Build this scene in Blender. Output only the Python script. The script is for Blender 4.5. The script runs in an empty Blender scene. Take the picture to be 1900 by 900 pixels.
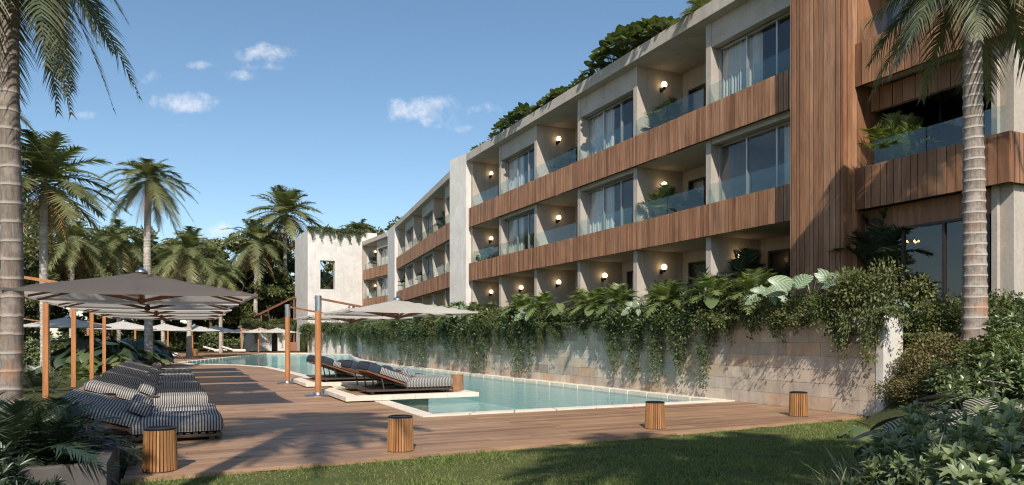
import bpy, math, random
import numpy as np
from mathutils import Vector
from mathutils.geometry import tessellate_polygon

random.seed(7)
RNG = np.random.default_rng(7)
R = math.radians
scene = bpy.context.scene
C = scene.collection

# ------------------------------------------------------------------ camera
YAW = 25.54
cam_d = bpy.data.cameras.new('camera')
cam = bpy.data.objects.new('camera', cam_d)
C.objects.link(cam)
cam.location = (0, 0, 1.6)
cam.rotation_euler = (R(90), 0, R(-YAW))
cam_d.sensor_width = 36
cam_d.lens = 36 * 1320 / 1900
cam_d.shift_y = (626 - 450) / 1900
cam_d.clip_start = 0.1
cam_d.clip_end = 2000
scene.camera = cam

# ------------------------------------------------------------------ light
SUN_D = Vector((0.45, 1.03, -1.0)).normalized()      # direction the light travels
ELEV = math.asin(-SUN_D.z)
sun_d = bpy.data.lights.new('sun', 'SUN')
sun_d.energy = 4.8
sun_d.angle = R(0.55)
sun_d.color = (1.0, 0.92, 0.82)
sun = bpy.data.objects.new('sun', sun_d)
C.objects.link(sun)
sun.rotation_euler = SUN_D.to_track_quat('-Z', 'Y').to_euler()
sun.location = (0, 0, 40)

world = bpy.data.worlds.new('World')
scene.world = world
world.use_nodes = True
wn = world.node_tree
wn.nodes.clear()


def N(nt, typ, ins=None, **props):
    n = nt.nodes.new(typ)
    for k, v in props.items():
        setattr(n, k, v)
    for k, v in (ins or {}).items():
        s = n.inputs[k]
        if isinstance(v, bpy.types.NodeSocket):
            nt.links.new(v, s)
        else:
            s.default_value = v
    return n


def M_(nt, op, a, b=0.0, c=0.0, clamp=False):
    return N(nt, 'ShaderNodeMath', {0: a, 1: b, 2: c}, operation=op, use_clamp=clamp).outputs[0]


sky = N(wn, 'ShaderNodeTexSky', sky_type='NISHITA', sun_disc=False, sun_elevation=ELEV,
        sun_rotation=math.atan2(-SUN_D.x, -SUN_D.y), altitude=0.0, air_density=1.0,
        dust_density=0.4, ozone_density=2.5)
SKY_STRENGTH = 0.12
tc = N(wn, 'ShaderNodeTexCoord')
fw = (math.sin(R(YAW)), math.cos(R(YAW)), 0)
rt = (math.cos(R(YAW)), -math.sin(R(YAW)), 0)
dF = N(wn, 'ShaderNodeVectorMath', {0: tc.outputs['Generated'], 1: fw}, operation='DOT_PRODUCT').outputs['Value']
dR = N(wn, 'ShaderNodeVectorMath', {0: tc.outputs['Generated'], 1: rt}, operation='DOT_PRODUCT').outputs['Value']
dU = N(wn, 'ShaderNodeVectorMath', {0: tc.outputs['Generated'], 1: (0, 0, 1)}, operation='DOT_PRODUCT').outputs['Value']
dFc = M_(wn, 'MAXIMUM', dF, 0.05)
gu = M_(wn, 'DIVIDE', dR, dFc)
gv = M_(wn, 'DIVIDE', dU, dFc)
uv = N(wn, 'ShaderNodeCombineXYZ', {0: gu, 1: gv, 2: 0.0}).outputs[0]
nz = N(wn, 'ShaderNodeTexNoise', {'Vector': uv, 'Scale': 26.0, 'Detail': 7.0, 'Roughness': 0.62}).outputs[0]
nz2 = N(wn, 'ShaderNodeTexNoise', {'Vector': uv, 'Scale': 70.0, 'Detail': 5.0, 'Roughness': 0.65}).outputs[0]
clouds = [(480, 98, 44, 17, 1.0), (490, 124, 30, 8, .7), (345, 190, 50, 17, 1.0), (294, 144, 26, 12, .9), (790, 205, 50, 24, 1.15),
          (803, 228, 34, 10, .7), (850, 240, 22, 8, .7), (450, 140, 34, 9, .8), (378, 121, 26, 7, .7), (918, 201, 28, 10, .8),
          (148, 214, 24, 8, .7), (335, 231, 12, 4, .6), (410, 424, 22, 12, 1.0), (122, 452, 34, 20, 1.1),
          (100, 462, 22, 10, .8), (150, 430, 30, 10, .7)]
dens = None
for (px, py, rx, ry, st) in clouds:
    U, V = (px - 950) / 1320, (626 - py) / 1320
    a = M_(wn, 'MULTIPLY', M_(wn, 'SUBTRACT', gu, U), 1320 / (rx * 1.7))
    b = M_(wn, 'MULTIPLY', M_(wn, 'SUBTRACT', gv, V), 1320 / (ry * 1.5))
    r2 = M_(wn, 'ADD', M_(wn, 'MULTIPLY', a, a), M_(wn, 'MULTIPLY', b, b))
    e = M_(wn, 'MULTIPLY', M_(wn, 'SUBTRACT', 1.0, r2), st)
    dens = e if dens is None else M_(wn, 'MAXIMUM', dens, e)
dens = M_(wn, 'MAXIMUM', dens, -0.6)
nn = M_(wn, 'ADD', M_(wn, 'MULTIPLY', nz, 2.6), M_(wn, 'MULTIPLY', nz2, 0.9))
cd = M_(wn, 'ADD', M_(wn, 'MULTIPLY', dens, 0.85), M_(wn, 'SUBTRACT', nn, 2.05))
cm = N(wn, 'ShaderNodeMapRange', {'Value': cd, 'From Min': -.08, 'From Max': 1.35, 'To Min': 0.0, 'To Max': 0.72}, interpolation_type='SMOOTHSTEP').outputs[0]
front = N(wn, 'ShaderNodeMapRange', {'Value': dF, 'From Min': 0.15, 'From Max': 0.3}).outputs[0]
cm = M_(wn, 'MULTIPLY', cm, front)
# loose cloud over the rest of the sky (seen only in reflections)
bn = N(wn, 'ShaderNodeTexNoise', {'Vector': tc.outputs['Generated'], 'Scale': 3.2, 'Detail': 7.0, 'Roughness': 0.6}).outputs[0]
bc = N(wn, 'ShaderNodeMapRange', {'Value': bn, 'From Min': 0.5, 'From Max': 0.72, 'To Max': 0.5}).outputs[0]
bc = M_(wn, 'MULTIPLY', bc, N(wn, 'ShaderNodeMapRange', {'Value': dF, 'From Min': 0.15, 'From Max': -0.1}).outputs[0])
cm = M_(wn, 'MAXIMUM', cm, bc)
shade = N(wn, 'ShaderNodeMix', {'Factor': nz, 'A': (5.6, 5.9, 6.6, 1), 'B': (8.6, 8.3, 8.2, 1)}, data_type='RGBA')
skyc = N(wn, 'ShaderNodeHueSaturation', {'Hue': 0.493, 'Color': sky.outputs[0], 'Saturation': 1.03, 'Value': 1.0})
mixc = N(wn, 'ShaderNodeMix', data_type='RGBA')
wn.links.new(cm, mixc.inputs[0])
wn.links.new(skyc.outputs[0], mixc.inputs[6])
wn.links.new(shade.outputs[2], mixc.inputs[7])
bg = N(wn, 'ShaderNodeBackground', {'Color': mixc.outputs[2], 'Strength': SKY_STRENGTH})
wo = N(wn, 'ShaderNodeOutputWorld', {'Surface': bg.outputs[0]})

scene.view_settings.view_transform = 'Standard'
scene.view_settings.look = 'None'
scene.view_settings.exposure = 0.27
scene.view_settings.gamma = 1.0
scene.view_settings.use_curve_mapping = False
scene.render.engine = 'CYCLES'
cy = scene.cycles
cy.use_denoising = True
cy.max_bounces = 8
cy.diffuse_bounces = 3
cy.glossy_bounces = 4
cy.transmission_bounces = 5
cy.transparent_max_bounces = 14
cy.caustics_reflective = False
cy.caustics_refractive = False
cy.sample_clamp_indirect = 4.0
cy.use_adaptive_sampling = True
cy.pixel_filter_type = 'BLACKMAN_HARRIS'
cy.filter_width = 1.15
cy.adaptive_threshold = 0.015

# ================================================================== materials
MATS = {}


def new_mat(name, rough=0.7, col=(0.5, 0.5, 0.5), metal=0.0, spec=0.4):
    m = bpy.data.materials.new(name)
    m.use_nodes = True
    nt = m.node_tree
    b = nt.nodes['Principled BSDF']
    b.inputs['Base Color'].default_value = (*col, 1)
    b.inputs['Roughness'].default_value = rough
    b.inputs['Metallic'].default_value = metal
    b.inputs['Specular IOR Level'].default_value = spec
    MATS[name] = m
    return m, nt, b


def ramp(nt, fac, stops):
    n = N(nt, 'ShaderNodeValToRGB', {0: fac})
    cr = n.color_ramp
    while len(cr.elements) < len(stops):
        cr.elements.new(0.5)
    for e, (p, c) in zip(cr.elements, stops):
        e.position = p
        e.color = (*c, 1)
    return n.outputs[0]


def mixrgb(nt, fac, a, b, bt='MIX'):
    n = N(nt, 'ShaderNodeMix', data_type='RGBA', blend_type=bt)
    for i, v in ((0, fac), (6, a), (7, b)):
        if isinstance(v, bpy.types.NodeSocket):
            nt.links.new(v, n.inputs[i])
        else:
            n.inputs[i].default_value = v if i == 0 else ((*v, 1) if len(v) == 3 else v)
    return n.outputs[2]


def coords(nt, scale=(1, 1, 1), kind='Object'):
    t = N(nt, 'ShaderNodeTexCoord')
    return N(nt, 'ShaderNodeMapping', {'Vector': t.outputs[kind], 'Scale': scale}).outputs[0]


def noise(nt, vec, scale, detail=4.0, rough=0.55):
    return N(nt, 'ShaderNodeTexNoise', {'Vector': vec, 'Scale': scale, 'Detail': detail, 'Roughness': rough}).outputs[0]


def bump(nt, b, h, strength=0.3, dist=0.02):
    n = N(nt, 'ShaderNodeBump', {'Height': h, 'Strength': strength, 'Distance': dist})
    nt.links.new(n.outputs[0], b.inputs['Normal'])


def island(nt):
    return N(nt, 'ShaderNodeNewGeometry').outputs['Random Per Island']


def wood_boards(name, stops, gscale, rough=0.6, grain=0.35, bstr=0.25):
    m, nt, b = new_mat(name, rough)
    v = coords(nt, gscale)
    isl = island(nt)
    shift = N(nt, 'ShaderNodeVectorMath', {0: v, 1: N(nt, 'ShaderNodeCombineXYZ', {0: M_(nt, 'MULTIPLY', isl, 37.0), 1: M_(nt, 'MULTIPLY', isl, 11.0), 2: M_(nt, 'MULTIPLY', isl, 53.0)}).outputs[0]}, operation='ADD').outputs[0]
    g = noise(nt, shift, 1.0, 6.0, 0.65)
    base = ramp(nt, isl, stops)
    wz = noise(nt, coords(nt, (2.2, 2.2, .5)), 1.0, 5.0, .65)
    wf = N(nt, 'ShaderNodeMapRange', {'Value': wz, 'From Min': .52, 'From Max': .75, 'To Min': 0.0, 'To Max': .38}).outputs[0]
    gry = tuple(.55 * x_ + .45 * y_ for x_, y_ in zip(stops[len(stops) // 2][1], (.20, .17, .145)))
    base = mixrgb(nt, wf, base, gry)
    gr = N(nt, 'ShaderNodeMapRange', {'Value': g, 'From Min': 0.3, 'From Max': 0.72, 'To Min': 1 - grain, 'To Max': 1 + grain * 0.6}).outputs[0]
    grc = N(nt, 'ShaderNodeCombineXYZ', {0: gr, 1: gr, 2: gr}).outputs[0]
    big = noise(nt, coords(nt), 0.8, 3.0)
    bgm = N(nt, 'ShaderNodeMapRange', {'Value': big, 'From Min': 0.35, 'From Max': 0.7, 'To Min': 0.84, 'To Max': 1.1}).outputs[0]
    bgc = N(nt, 'ShaderNodeCombineXYZ', {0: bgm, 1: bgm, 2: bgm}).outputs[0]
    c = mixrgb(nt, 1.0, base, grc, 'MULTIPLY')
    c = mixrgb(nt, 1.0, c, bgc, 'MULTIPLY')
    nt.links.new(c, b.inputs['Base Color'])
    bump(nt, b, g, bstr, 0.01)
    return m


wood_boards('cladding_wood', [(0, (.20, .090, .042)), (.2, (.31, .152, .076)), (.45, (.375, .190, .098)), (.6, (.26, .120, .060)), (.8, (.335, .163, .083)), (1, (.42, .23, .130))], (9, 9, .9), 0.6, .42, .4)
wood_boards('deck_wood', [(0, (.22, .12, .07)), (.3, (.34, .20, .112)), (.65, (.41, .25, .15)), (1, (.28, .16, .095))], (.9, 14, 14), 0.5, .35)
wood_boards('post_wood', [(0, (.40, .16, .06)), (.5, (.50, .22, .085)), (1, (.32, .12, .05))], (14, 14, 1.2), 0.45, .35)
wood_boards('rib_wood', [(0, (.16, .065, .03)), (1, (.22, .09, .04))], (6, 6, 6), 0.5, .3)
wood_boards('lantern_wood', [(0, (.36, .17, .06)), (.5, (.48, .25, .10)), (1, (.28, .12, .045))], (20, 20, 2), 0.42, .3)
wood_boards('stump_wood', [(0, (.40, .20, .10)), (1, (.44, .23, .12))], (5, 5, .9), 0.6, .5)


def concrete(name, c0, c1, streak=0.25, joints=None, rough=0.85, streak_c=(.16, .14, .12)):
    m, nt, b = new_mat(name, rough, spec=.25)
    v = coords(nt)
    n1 = noise(nt, v, 1.1, 6.0, .6)
    n2 = noise(nt, v, 14.0, 4.0, .7)
    c = ramp(nt, n1, [(.3, c0), (.7, c1)])
    n2m = N(nt, 'ShaderNodeMapRange', {'Value': n2, 'From Min': .3, 'From Max': .7, 'To Min': .88, 'To Max': 1.06}).outputs[0]
    c = mixrgb(nt, 1.0, c, N(nt, 'ShaderNodeCombineXYZ', {0: n2m, 1: n2m, 2: n2m}).outputs[0], 'MULTIPLY')
    sv = coords(nt, (3.0, 3.0, .22))
    sn = noise(nt, sv, 1.6, 5.0, .6)
    sf = N(nt, 'ShaderNodeMapRange', {'Value': sn, 'From Min': .52, 'From Max': .8, 'To Max': streak}).outputs[0]
    c = mixrgb(nt, sf, c, streak_c)
    nt.links.new(c, b.inputs['Base Color'])
    h = M_(nt, 'ADD', n2, M_(nt, 'MULTIPLY', n1, 1.5))
    bump(nt, b, h, .22, .02)
    return m


concrete('concrete', (.39, .34, .285), (.49, .435, .375), .4)
concrete('white_stucco', (.57, .53, .48), (.70, .67, .62), .45, streak_c=(.36, .32, .27))
concrete('dark_concrete', (.07, .065, .06), (.12, .11, .10), .5, streak_c=(.03, .03, .03))
concrete('coping_stone', (.60, .52, .42), (.72, .65, .55), .15)
concrete('interior_plaster', (.46, .41, .35), (.52, .47, .40), .1)
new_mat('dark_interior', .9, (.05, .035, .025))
new_mat('mortar', .95, (.30, .26, .21))


def stone_blocks():
    m, nt, b = new_mat('stone_blocks', .85, spec=.25)
    isl = island(nt)
    v = coords(nt)
    n1 = noise(nt, v, 2.2, 6.0, .65)
    n2 = noise(nt, v, 22.0, 4.0, .7)
    c = ramp(nt, isl, [(0, (.30, .245, .20)), (.12, (.46, .38, .30)), (.3, (.58, .49, .39)), (.5, (.51, .39, .285)), (.62, (.61, .54, .45)),
                       (.78, (.41, .345, .29)), (.9, (.55, .37, .24)), (1, (.52, .44, .35))])
    vn = N(nt, 'ShaderNodeMapRange', {'Value': n1, 'From Min': .3, 'From Max': .7, 'To Min': .80, 'To Max': 1.12}).outputs[0]
    c = mixrgb(nt, 1.0, c, N(nt, 'ShaderNodeCombineXYZ', {0: vn, 1: vn, 2: vn}).outputs[0], 'MULTIPLY')
    vn2 = N(nt, 'ShaderNodeMapRange', {'Value': n2, 'From Min': .3, 'From Max': .7, 'To Min': .9, 'To Max': 1.06}).outputs[0]
    c = mixrgb(nt, 1.0, c, N(nt, 'ShaderNodeCombineXYZ', {0: vn2, 1: vn2, 2: vn2}).outputs[0], 'MULTIPLY')
    st_ = noise(nt, coords(nt, (2.6, 2.6, .3)), 1.3, 5.0, .6)
    sf_ = N(nt, 'ShaderNodeMapRange', {'Value': st_, 'From Min': .5, 'From Max': .78, 'To Max': .5}).outputs[0]
    c = mixrgb(nt, sf_, c, (.20, .165, .13))
    nt.links.new(c, b.inputs['Base Color'])
    bump(nt, b, M_(nt, 'ADD', n2, n1), .4, .015)


stone_blocks()


def leaf_mat(name, dark, light, dry, transl=.25, rough=.42, spec=.45):
    m, nt, b = new_mat(name, rough, spec=spec)
    isl = island(nt)
    att = N(nt, 'ShaderNodeAttribute', attribute_name='tn').outputs['Fac']
    orr = N(nt, 'ShaderNodeObjectInfo').outputs['Random']
    f = M_(nt, 'ADD', M_(nt, 'MULTIPLY', isl, .6), M_(nt, 'MULTIPLY', orr, .45), clamp=True)
    c = mixrgb(nt, f, dark, light)
    c = mixrgb(nt, att, c, dry)
    nt.links.new(c, b.inputs['Base Color'])
    tr = N(nt, 'ShaderNodeBsdfTranslucent', {'Color': mixrgb(nt, 1.0, c, (1.5, 1.7, .75), 'MULTIPLY')})
    mx = N(nt, 'ShaderNodeMixShader', {0: transl, 1: b.outputs[0], 2: tr.outputs[0]})
    nt.links.new(mx.outputs[0], nt.nodes['Material Output'].inputs[0])
    return m


leaf_mat('palm_leaf', (.05, .078, .032), (.145, .18, .078), (.34, .29, .13), .26)
leaf_mat('blue_palm_leaf', (.05, .075, .04), (.12, .15, .085), (.32, .27, .15), .22)
leaf_mat('dry_frond', (.17, .10, .05), (.30, .19, .09), (.24, .14, .06), .15, .7)
leaf_mat('tree_leaf', (.035, .06, .02), (.12, .15, .05), (.18, .16, .05), .2)
leaf_mat('tree_leaf_olive', (.055, .07, .022), (.15, .155, .05), (.22, .18, .06), .2)
leaf_mat('vine_leaf', (.022, .042, .015), (.10, .13, .045), (.24, .24, .10), .2)
leaf_mat('fine_leaf', (.03, .052, .016), (.115, .145, .045), (.25, .22, .08), .22, .55)
leaf_mat('olive_leaf', (.06, .065, .022), (.17, .15, .055), (.26, .15, .07), .2, .6)
leaf_mat('fern_leaf', (.06, .105, .035), (.19, .25, .08), (.26, .24, .09), .28)
leaf_mat('dark_leaf', (.012, .026, .017), (.04, .065, .04), (.10, .12, .05), .12, .38, .5)
leaf_mat('glossy_leaf', (.06, .10, .04), (.20, .25, .12), (.38, .38, .22), .2, .35, .5)
leaf_mat('pale_leaf', (.15, .21, .13), (.28, .34, .24), (.40, .42, .30), .2, .4)
leaf_mat('big_leaf', (.05, .085, .03), (.13, .17, .065), (.26, .23, .09), .2, .42)
leaf_mat('grass_blade', (.075, .115, .025), (.21, .26, .065), (.26, .22, .09), .25, .6)
leaf_mat('strap_leaf', (.05, .08, .035), (.13, .17, .08), (.30, .28, .14), .2)


def striped_leaf():
    m, nt, b = new_mat('striped_leaf', .4)
    att = N(nt, 'ShaderNodeAttribute', attribute_name='tn').outputs['Fac']
    w = M_(nt, 'SINE', M_(nt, 'MULTIPLY', att, 75.0))
    f = N(nt, 'ShaderNodeMapRange', {'Value': w, 'From Min': .1, 'From Max': .7}).outputs[0]
    c = mixrgb(nt, f, (.025, .035, .02), (.42, .38, .29))
    nt.links.new(c, b.inputs['Base Color'])


striped_leaf()


def veined_leaf():
    m, nt, b = new_mat('veined_leaf', .4)
    att = N(nt, 'ShaderNodeAttribute', attribute_name='tn').outputs['Fac']
    w = M_(nt, 'SINE', M_(nt, 'MULTIPLY', att, 46.0))
    f = N(nt, 'ShaderNodeMapRange', {'Value': w, 'From Min': .1, 'From Max': .95, 'To Min': .0, 'To Max': .8}).outputs[0]
    c = mixrgb(nt, f, mixrgb(nt, island(nt), (.09, .15, .07), (.17, .24, .13)), (.42, .47, .34))
    nt.links.new(c, b.inputs['Base Color'])
    tr = N(nt, 'ShaderNodeBsdfTranslucent', {'Color': c})
    mx = N(nt, 'ShaderNodeMixShader', {0: .2, 1: b.outputs[0], 2: tr.outputs[0]})
    nt.links.new(mx.outputs[0], nt.nodes['Material Output'].inputs[0])


veined_leaf()


def palm_bark(name, ring, c0, c1, cring, orange=0.0, width=.16):
    m, nt, b = new_mat(name, .85, spec=.2)
    t = N(nt, 'ShaderNodeTexCoord').outputs['Object']
    sep = N(nt, 'ShaderNodeSeparateXYZ', {0: t})
    wob = noise(nt, t, 1.7, 3.0)
    z = M_(nt, 'ADD', sep.outputs[2], M_(nt, 'MULTIPLY', M_(nt, 'SUBTRACT', wob, .5), ring * .35))
    fr = M_(nt, 'FRACT', M_(nt, 'DIVIDE', z, ring))
    up = N(nt, 'ShaderNodeMapRange', {'Value': fr, 'From Min': 0.0, 'From Max': width, 'To Min': 1.0, 'To Max': 0.0}, interpolation_type='SMOOTHSTEP').outputs[0]
    dk = N(nt, 'ShaderNodeMapRange', {'Value': fr, 'From Min': 0.88, 'From Max': 1.0, 'To Min': 0.0, 'To Max': .55}, interpolation_type='SMOOTHSTEP').outputs[0]
    fv = N(nt, 'ShaderNodeMapping', {'Vector': t, 'Scale': (26, 26, 2.5)}).outputs[0]
    fib = noise(nt, fv, 1.0, 4.0, .7)
    c = ramp(nt, fib, [(.32, c0), (.68, c1)])
    pn = noise(nt, t, 2.6, 5.0, .7)
    pf = N(nt, 'ShaderNodeMapRange', {'Value': pn, 'From Min': .5, 'From Max': .62, 'To Max': .75}).outputs[0]
    c = mixrgb(nt, pf, c, tuple(min(1, x * 1.35) for x in c1))
    c = mixrgb(nt, M_(nt, 'MULTIPLY', up, .8), c, cring)
    c = mixrgb(nt, dk, c, tuple(x * .45 for x in c0))
    if orange:
        on = noise(nt, N(nt, 'ShaderNodeMapping', {'Vector': t, 'Scale': (2.2, 2.2, 2.2), 'Location': (5, 3, 2)}).outputs[0], 1.5, 5.0, .7)
        low = N(nt, 'ShaderNodeMapRange', {'Value': sep.outputs[2], 'From Min': 1.0, 'From Max': 3.4, 'To Min': 1.0, 'To Max': 0.0}).outputs[0]
        of = M_(nt, 'MULTIPLY', N(nt, 'ShaderNodeMapRange', {'Value': on, 'From Min': .5, 'From Max': .6, 'To Max': orange}).outputs[0], low)
        c = mixrgb(nt, of, c, (.42, .20, .09))
    nt.links.new(c, b.inputs['Base Color'])
    h = M_(nt, 'ADD', M_(nt, 'MULTIPLY', fib, .6), M_(nt, 'MULTIPLY', up, 1.0))
    bump(nt, b, h, .6, .02)
    return m


palm_bark('royal_bark', .20, (.15, .12, .095), (.29, .25, .215), (.46, .42, .37), .5, .24)
palm_bark('big_bark', .34, (.13, .105, .085), (.24, .20, .17), (.40, .36, .31), .4, .2)
palm_bark('far_bark', .16, (.24, .20, .16), (.42, .38, .33), (.50, .46, .42), 0, .3)
m_, nt_, b_ = new_mat('branch_bark', .9)
nt_.links.new(ramp(nt_, noise(nt_, coords(nt_, (6, 6, 1)), 3.0), [(.3, (.07, .05, .035)), (.7, (.16, .12, .085))]), b_.inputs['Base Color'])


def fabric(name, col, transl=.3, rough=.85):
    m, nt, b = new_mat(name, rough, col, spec=.15)
    n = noise(nt, coords(nt), 1.2, 4)
    f = N(nt, 'ShaderNodeMapRange', {'Value': n, 'From Min': .3, 'From Max': .7, 'To Min': .88, 'To Max': 1.05}).outputs[0]
    c = mixrgb(nt, 1.0, col, N(nt, 'ShaderNodeCombineXYZ', {0: f, 1: f, 2: f}).outputs[0], 'MULTIPLY')
    nt.links.new(c, b.inputs['Base Color'])
    if transl:
        tr = N(nt, 'ShaderNodeBsdfTranslucent', {'Color': c})
        mx = N(nt, 'ShaderNodeMixShader', {0: transl, 1: b.outputs[0], 2: tr.outputs[0]})
        nt.links.new(mx.outputs[0], nt.nodes['Material Output'].inputs[0])
    return m


fabric('canopy_beige', (.68, .63, .56), .48)
fabric('canopy_painted_shade', (.68, .63, .56), .38)
m_ = MATS['canopy_painted_shade']
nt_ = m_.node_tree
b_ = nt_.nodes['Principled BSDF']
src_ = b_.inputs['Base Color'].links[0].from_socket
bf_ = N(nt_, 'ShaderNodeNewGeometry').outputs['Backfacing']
nt_.links.new(mixrgb(nt_, bf_, (.115, .11, .11), src_), b_.inputs['Base Color'])  # outer side coloured dark to stand in for tree shade; underside stays beige
fabric('canopy_white', (.62, .59, .54), .25)
fabric('curtain_fabric', (.78, .76, .73), .15)
fabric('navy_fabric', (.035, .045, .065), 0)
fabric('grey_blue_fabric', (.22, .27, .31), 0)
fabric('white_fabric', (.66, .63, .58), 0)


def stripes():
    m, nt, b = new_mat('striped_fabric', .9, spec=.1)
    t = N(nt, 'ShaderNodeTexCoord').outputs['Object']
    sep = N(nt, 'ShaderNodeSeparateXYZ', {0: t})
    wob = noise(nt, t, 2.5, 2.0)
    x = M_(nt, 'ADD', sep.outputs[0], M_(nt, 'MULTIPLY', wob, .008))
    fr = M_(nt, 'FRACT', M_(nt, 'DIVIDE', x, .042))
    f = N(nt, 'ShaderNodeMapRange', {'Value': M_(nt, 'ABSOLUTE', M_(nt, 'SUBTRACT', fr, .5)), 'From Min': .22, 'From Max': .28}).outputs[0]
    fine = noise(nt, t, 160.0, 2.0)
    c = mixrgb(nt, f, (.40, .375, .345), (.065, .065, .07))
    fm = N(nt, 'ShaderNodeMapRange', {'Value': fine, 'To Min': .8, 'To Max': 1.1}).outputs[0]
    c = mixrgb(nt, 1.0, c, N(nt, 'ShaderNodeCombineXYZ', {0: fm, 1: fm, 2: fm}).outputs[0], 'MULTIPLY')
    nt.links.new(c, b.inputs['Base Color'])
    bump(nt, b, noise(nt, t, 9.0, 4.0), .35, .02)


stripes()
new_mat('steel', .28, (.55, .56, .58), 1.0)
new_mat('bronze', .45, (.10, .075, .055), .6)
new_mat('black_metal', .4, (.02, .02, .02), .5)
new_mat('aluminium', .4, (.50, .49, .47), .7)
new_mat('dark_frame', .4, (.06, .05, .045), .5)
new_mat('soil', .95, (.05, .035, .025))
new_mat('stone_white', .7, (.62, .60, .56))
new_mat('terracotta', .8, (.30, .13, .08))


def emit(name, col, st):
    m = bpy.data.materials.new(name)
    m.use_nodes = True
    nt = m.node_tree
    nt.nodes.clear()
    e = N(nt, 'ShaderNodeEmission', {'Color': (*col, 1), 'Strength': st})
    N(nt, 'ShaderNodeOutputMaterial', {'Surface': e.outputs[0]})
    MATS[name] = m


emit('globe_glow', (1.0, .72, .40), 4.0)
emit('lantern_glow', (1.0, .55, .22), 1.6)
emit('chandelier_glow', (1.0, .6, .25), 3.0)


def schlick(nt, r0, normal=None):
    g = N(nt, 'ShaderNodeNewGeometry')
    c = N(nt, 'ShaderNodeVectorMath', {0: normal or g.outputs['Normal'], 1: g.outputs['Incoming']}, operation='DOT_PRODUCT').outputs['Value']
    p = M_(nt, 'POWER', M_(nt, 'SUBTRACT', 1.0, M_(nt, 'MINIMUM', M_(nt, 'ABSOLUTE', c), 1.0)), 5.0)
    return M_(nt, 'ADD', r0, M_(nt, 'MULTIPLY', p, 1 - r0))


def glass(name, tint, base_refl, k):
    m = bpy.data.materials.new(name)
    m.use_nodes = True
    nt = m.node_tree
    nt.nodes.clear()
    fr = schlick(nt, .06)
    f = M_(nt, 'ADD', M_(nt, 'MULTIPLY', fr, k), base_refl, clamp=True)
    tr = N(nt, 'ShaderNodeBsdfTransparent', {'Color': (*tint, 1)})
    n1 = noise(nt, coords(nt), .7, 2.0)
    bp = N(nt, 'ShaderNodeBump', {'Height': n1, 'Strength': .04, 'Distance': .1})
    gl = N(nt, 'ShaderNodeBsdfGlossy', {'Color': (.95, .95, .95, 1), 'Roughness': .015, 'Normal': bp.outputs[0]})
    mx = N(nt, 'ShaderNodeMixShader', {0: f, 1: tr.outputs[0], 2: gl.outputs[0]})
    N(nt, 'ShaderNodeOutputMaterial', {'Surface': mx.outputs[0]})
    MATS[name] = m


glass('window_glass', (.88, .90, .89), .055, .65)
glass('rail_glass', (.86, .91, .89), .03, .42)


def water():
    m = bpy.data.materials.new('pool_water')
    m.use_nodes = True
    nt = m.node_tree
    nt.nodes.clear()
    v = coords(nt)
    n1 = noise(nt, v, 2.2, 4.0, .55)
    n2 = noise(nt, v, 9.0, 3.0, .6)
    h = M_(nt, 'ADD', n1, M_(nt, 'MULTIPLY', n2, .35))
    bp = N(nt, 'ShaderNodeBump', {'Height': h, 'Strength': .6, 'Distance': .06}).outputs[0]
    fr = schlick(nt, .02, bp)
    f = M_(nt, 'MULTIPLY', fr, .8, clamp=True)
    tr = N(nt, 'ShaderNodeBsdfTransparent', {'Color': (.80, .94, .935, 1)})
    gl = N(nt, 'ShaderNodeBsdfGlossy', {'Color': (1, 1, 1, 1), 'Roughness': .05, 'Normal': bp})
    mx = N(nt, 'ShaderNodeMixShader', {0: f, 1: tr.outputs[0], 2: gl.outputs[0]})
    N(nt, 'ShaderNodeOutputMaterial', {'Surface': mx.outputs[0]})
    MATS['pool_water'] = m
    # tiled basin
    m, nt, b = new_mat('pool_tile', .5)
    v = coords(nt)
    vo = N(nt, 'ShaderNodeTexVoronoi', {'Vector': N(nt, 'ShaderNodeVectorMath', {0: v, 1: N(nt, 'ShaderNodeVectorMath', {0: N(nt, 'ShaderNodeTexNoise', {'Vector': v, 'Scale': 1.5}).outputs['Color'], 'Scale': .6}, operation='SCALE').outputs[0]}, operation='ADD').outputs[0], 'Scale': 2.3}, feature='DISTANCE_TO_EDGE').outputs[0]
    ca = N(nt, 'ShaderNodeMapRange', {'Value': vo, 'From Min': 0.0, 'From Max': .16, 'To Min': 1.0, 'To Max': 0.0}).outputs[0]
    br = N(nt, 'ShaderNodeTexBrick', {'Vector': v, 'Scale': 1.0, 'Brick Width': .3, 'Row Height': .3, 'Mortar Size': .008, 'Color1': (.36, .56, .56, 1), 'Color2': (.31, .51, .52, 1), 'Mortar': (.44, .60, .59, 1)}, offset=0.0).outputs[0]
    n = noise(nt, v, .35, 3.0)
    c = mixrgb(nt, N(nt, 'ShaderNodeMapRange', {'Value': n, 'From Min': .35, 'From Max': .65, 'To Max': .35}).outputs[0], br, (.43, .61, .58))
    nt.links.new(c, b.inputs['Base Color'])
    # a stone shelf under shallow water
    m, nt, b = new_mat('pool_shelf', .5, (.47, .66, .63))
    nt.links.new(ramp(nt, noise(nt, coords(nt), 3.0, 5.0), [(.3, (.42, .56, .53)), (.7, (.56, .66, .62))]), b.inputs['Base Color'])


water()


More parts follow.
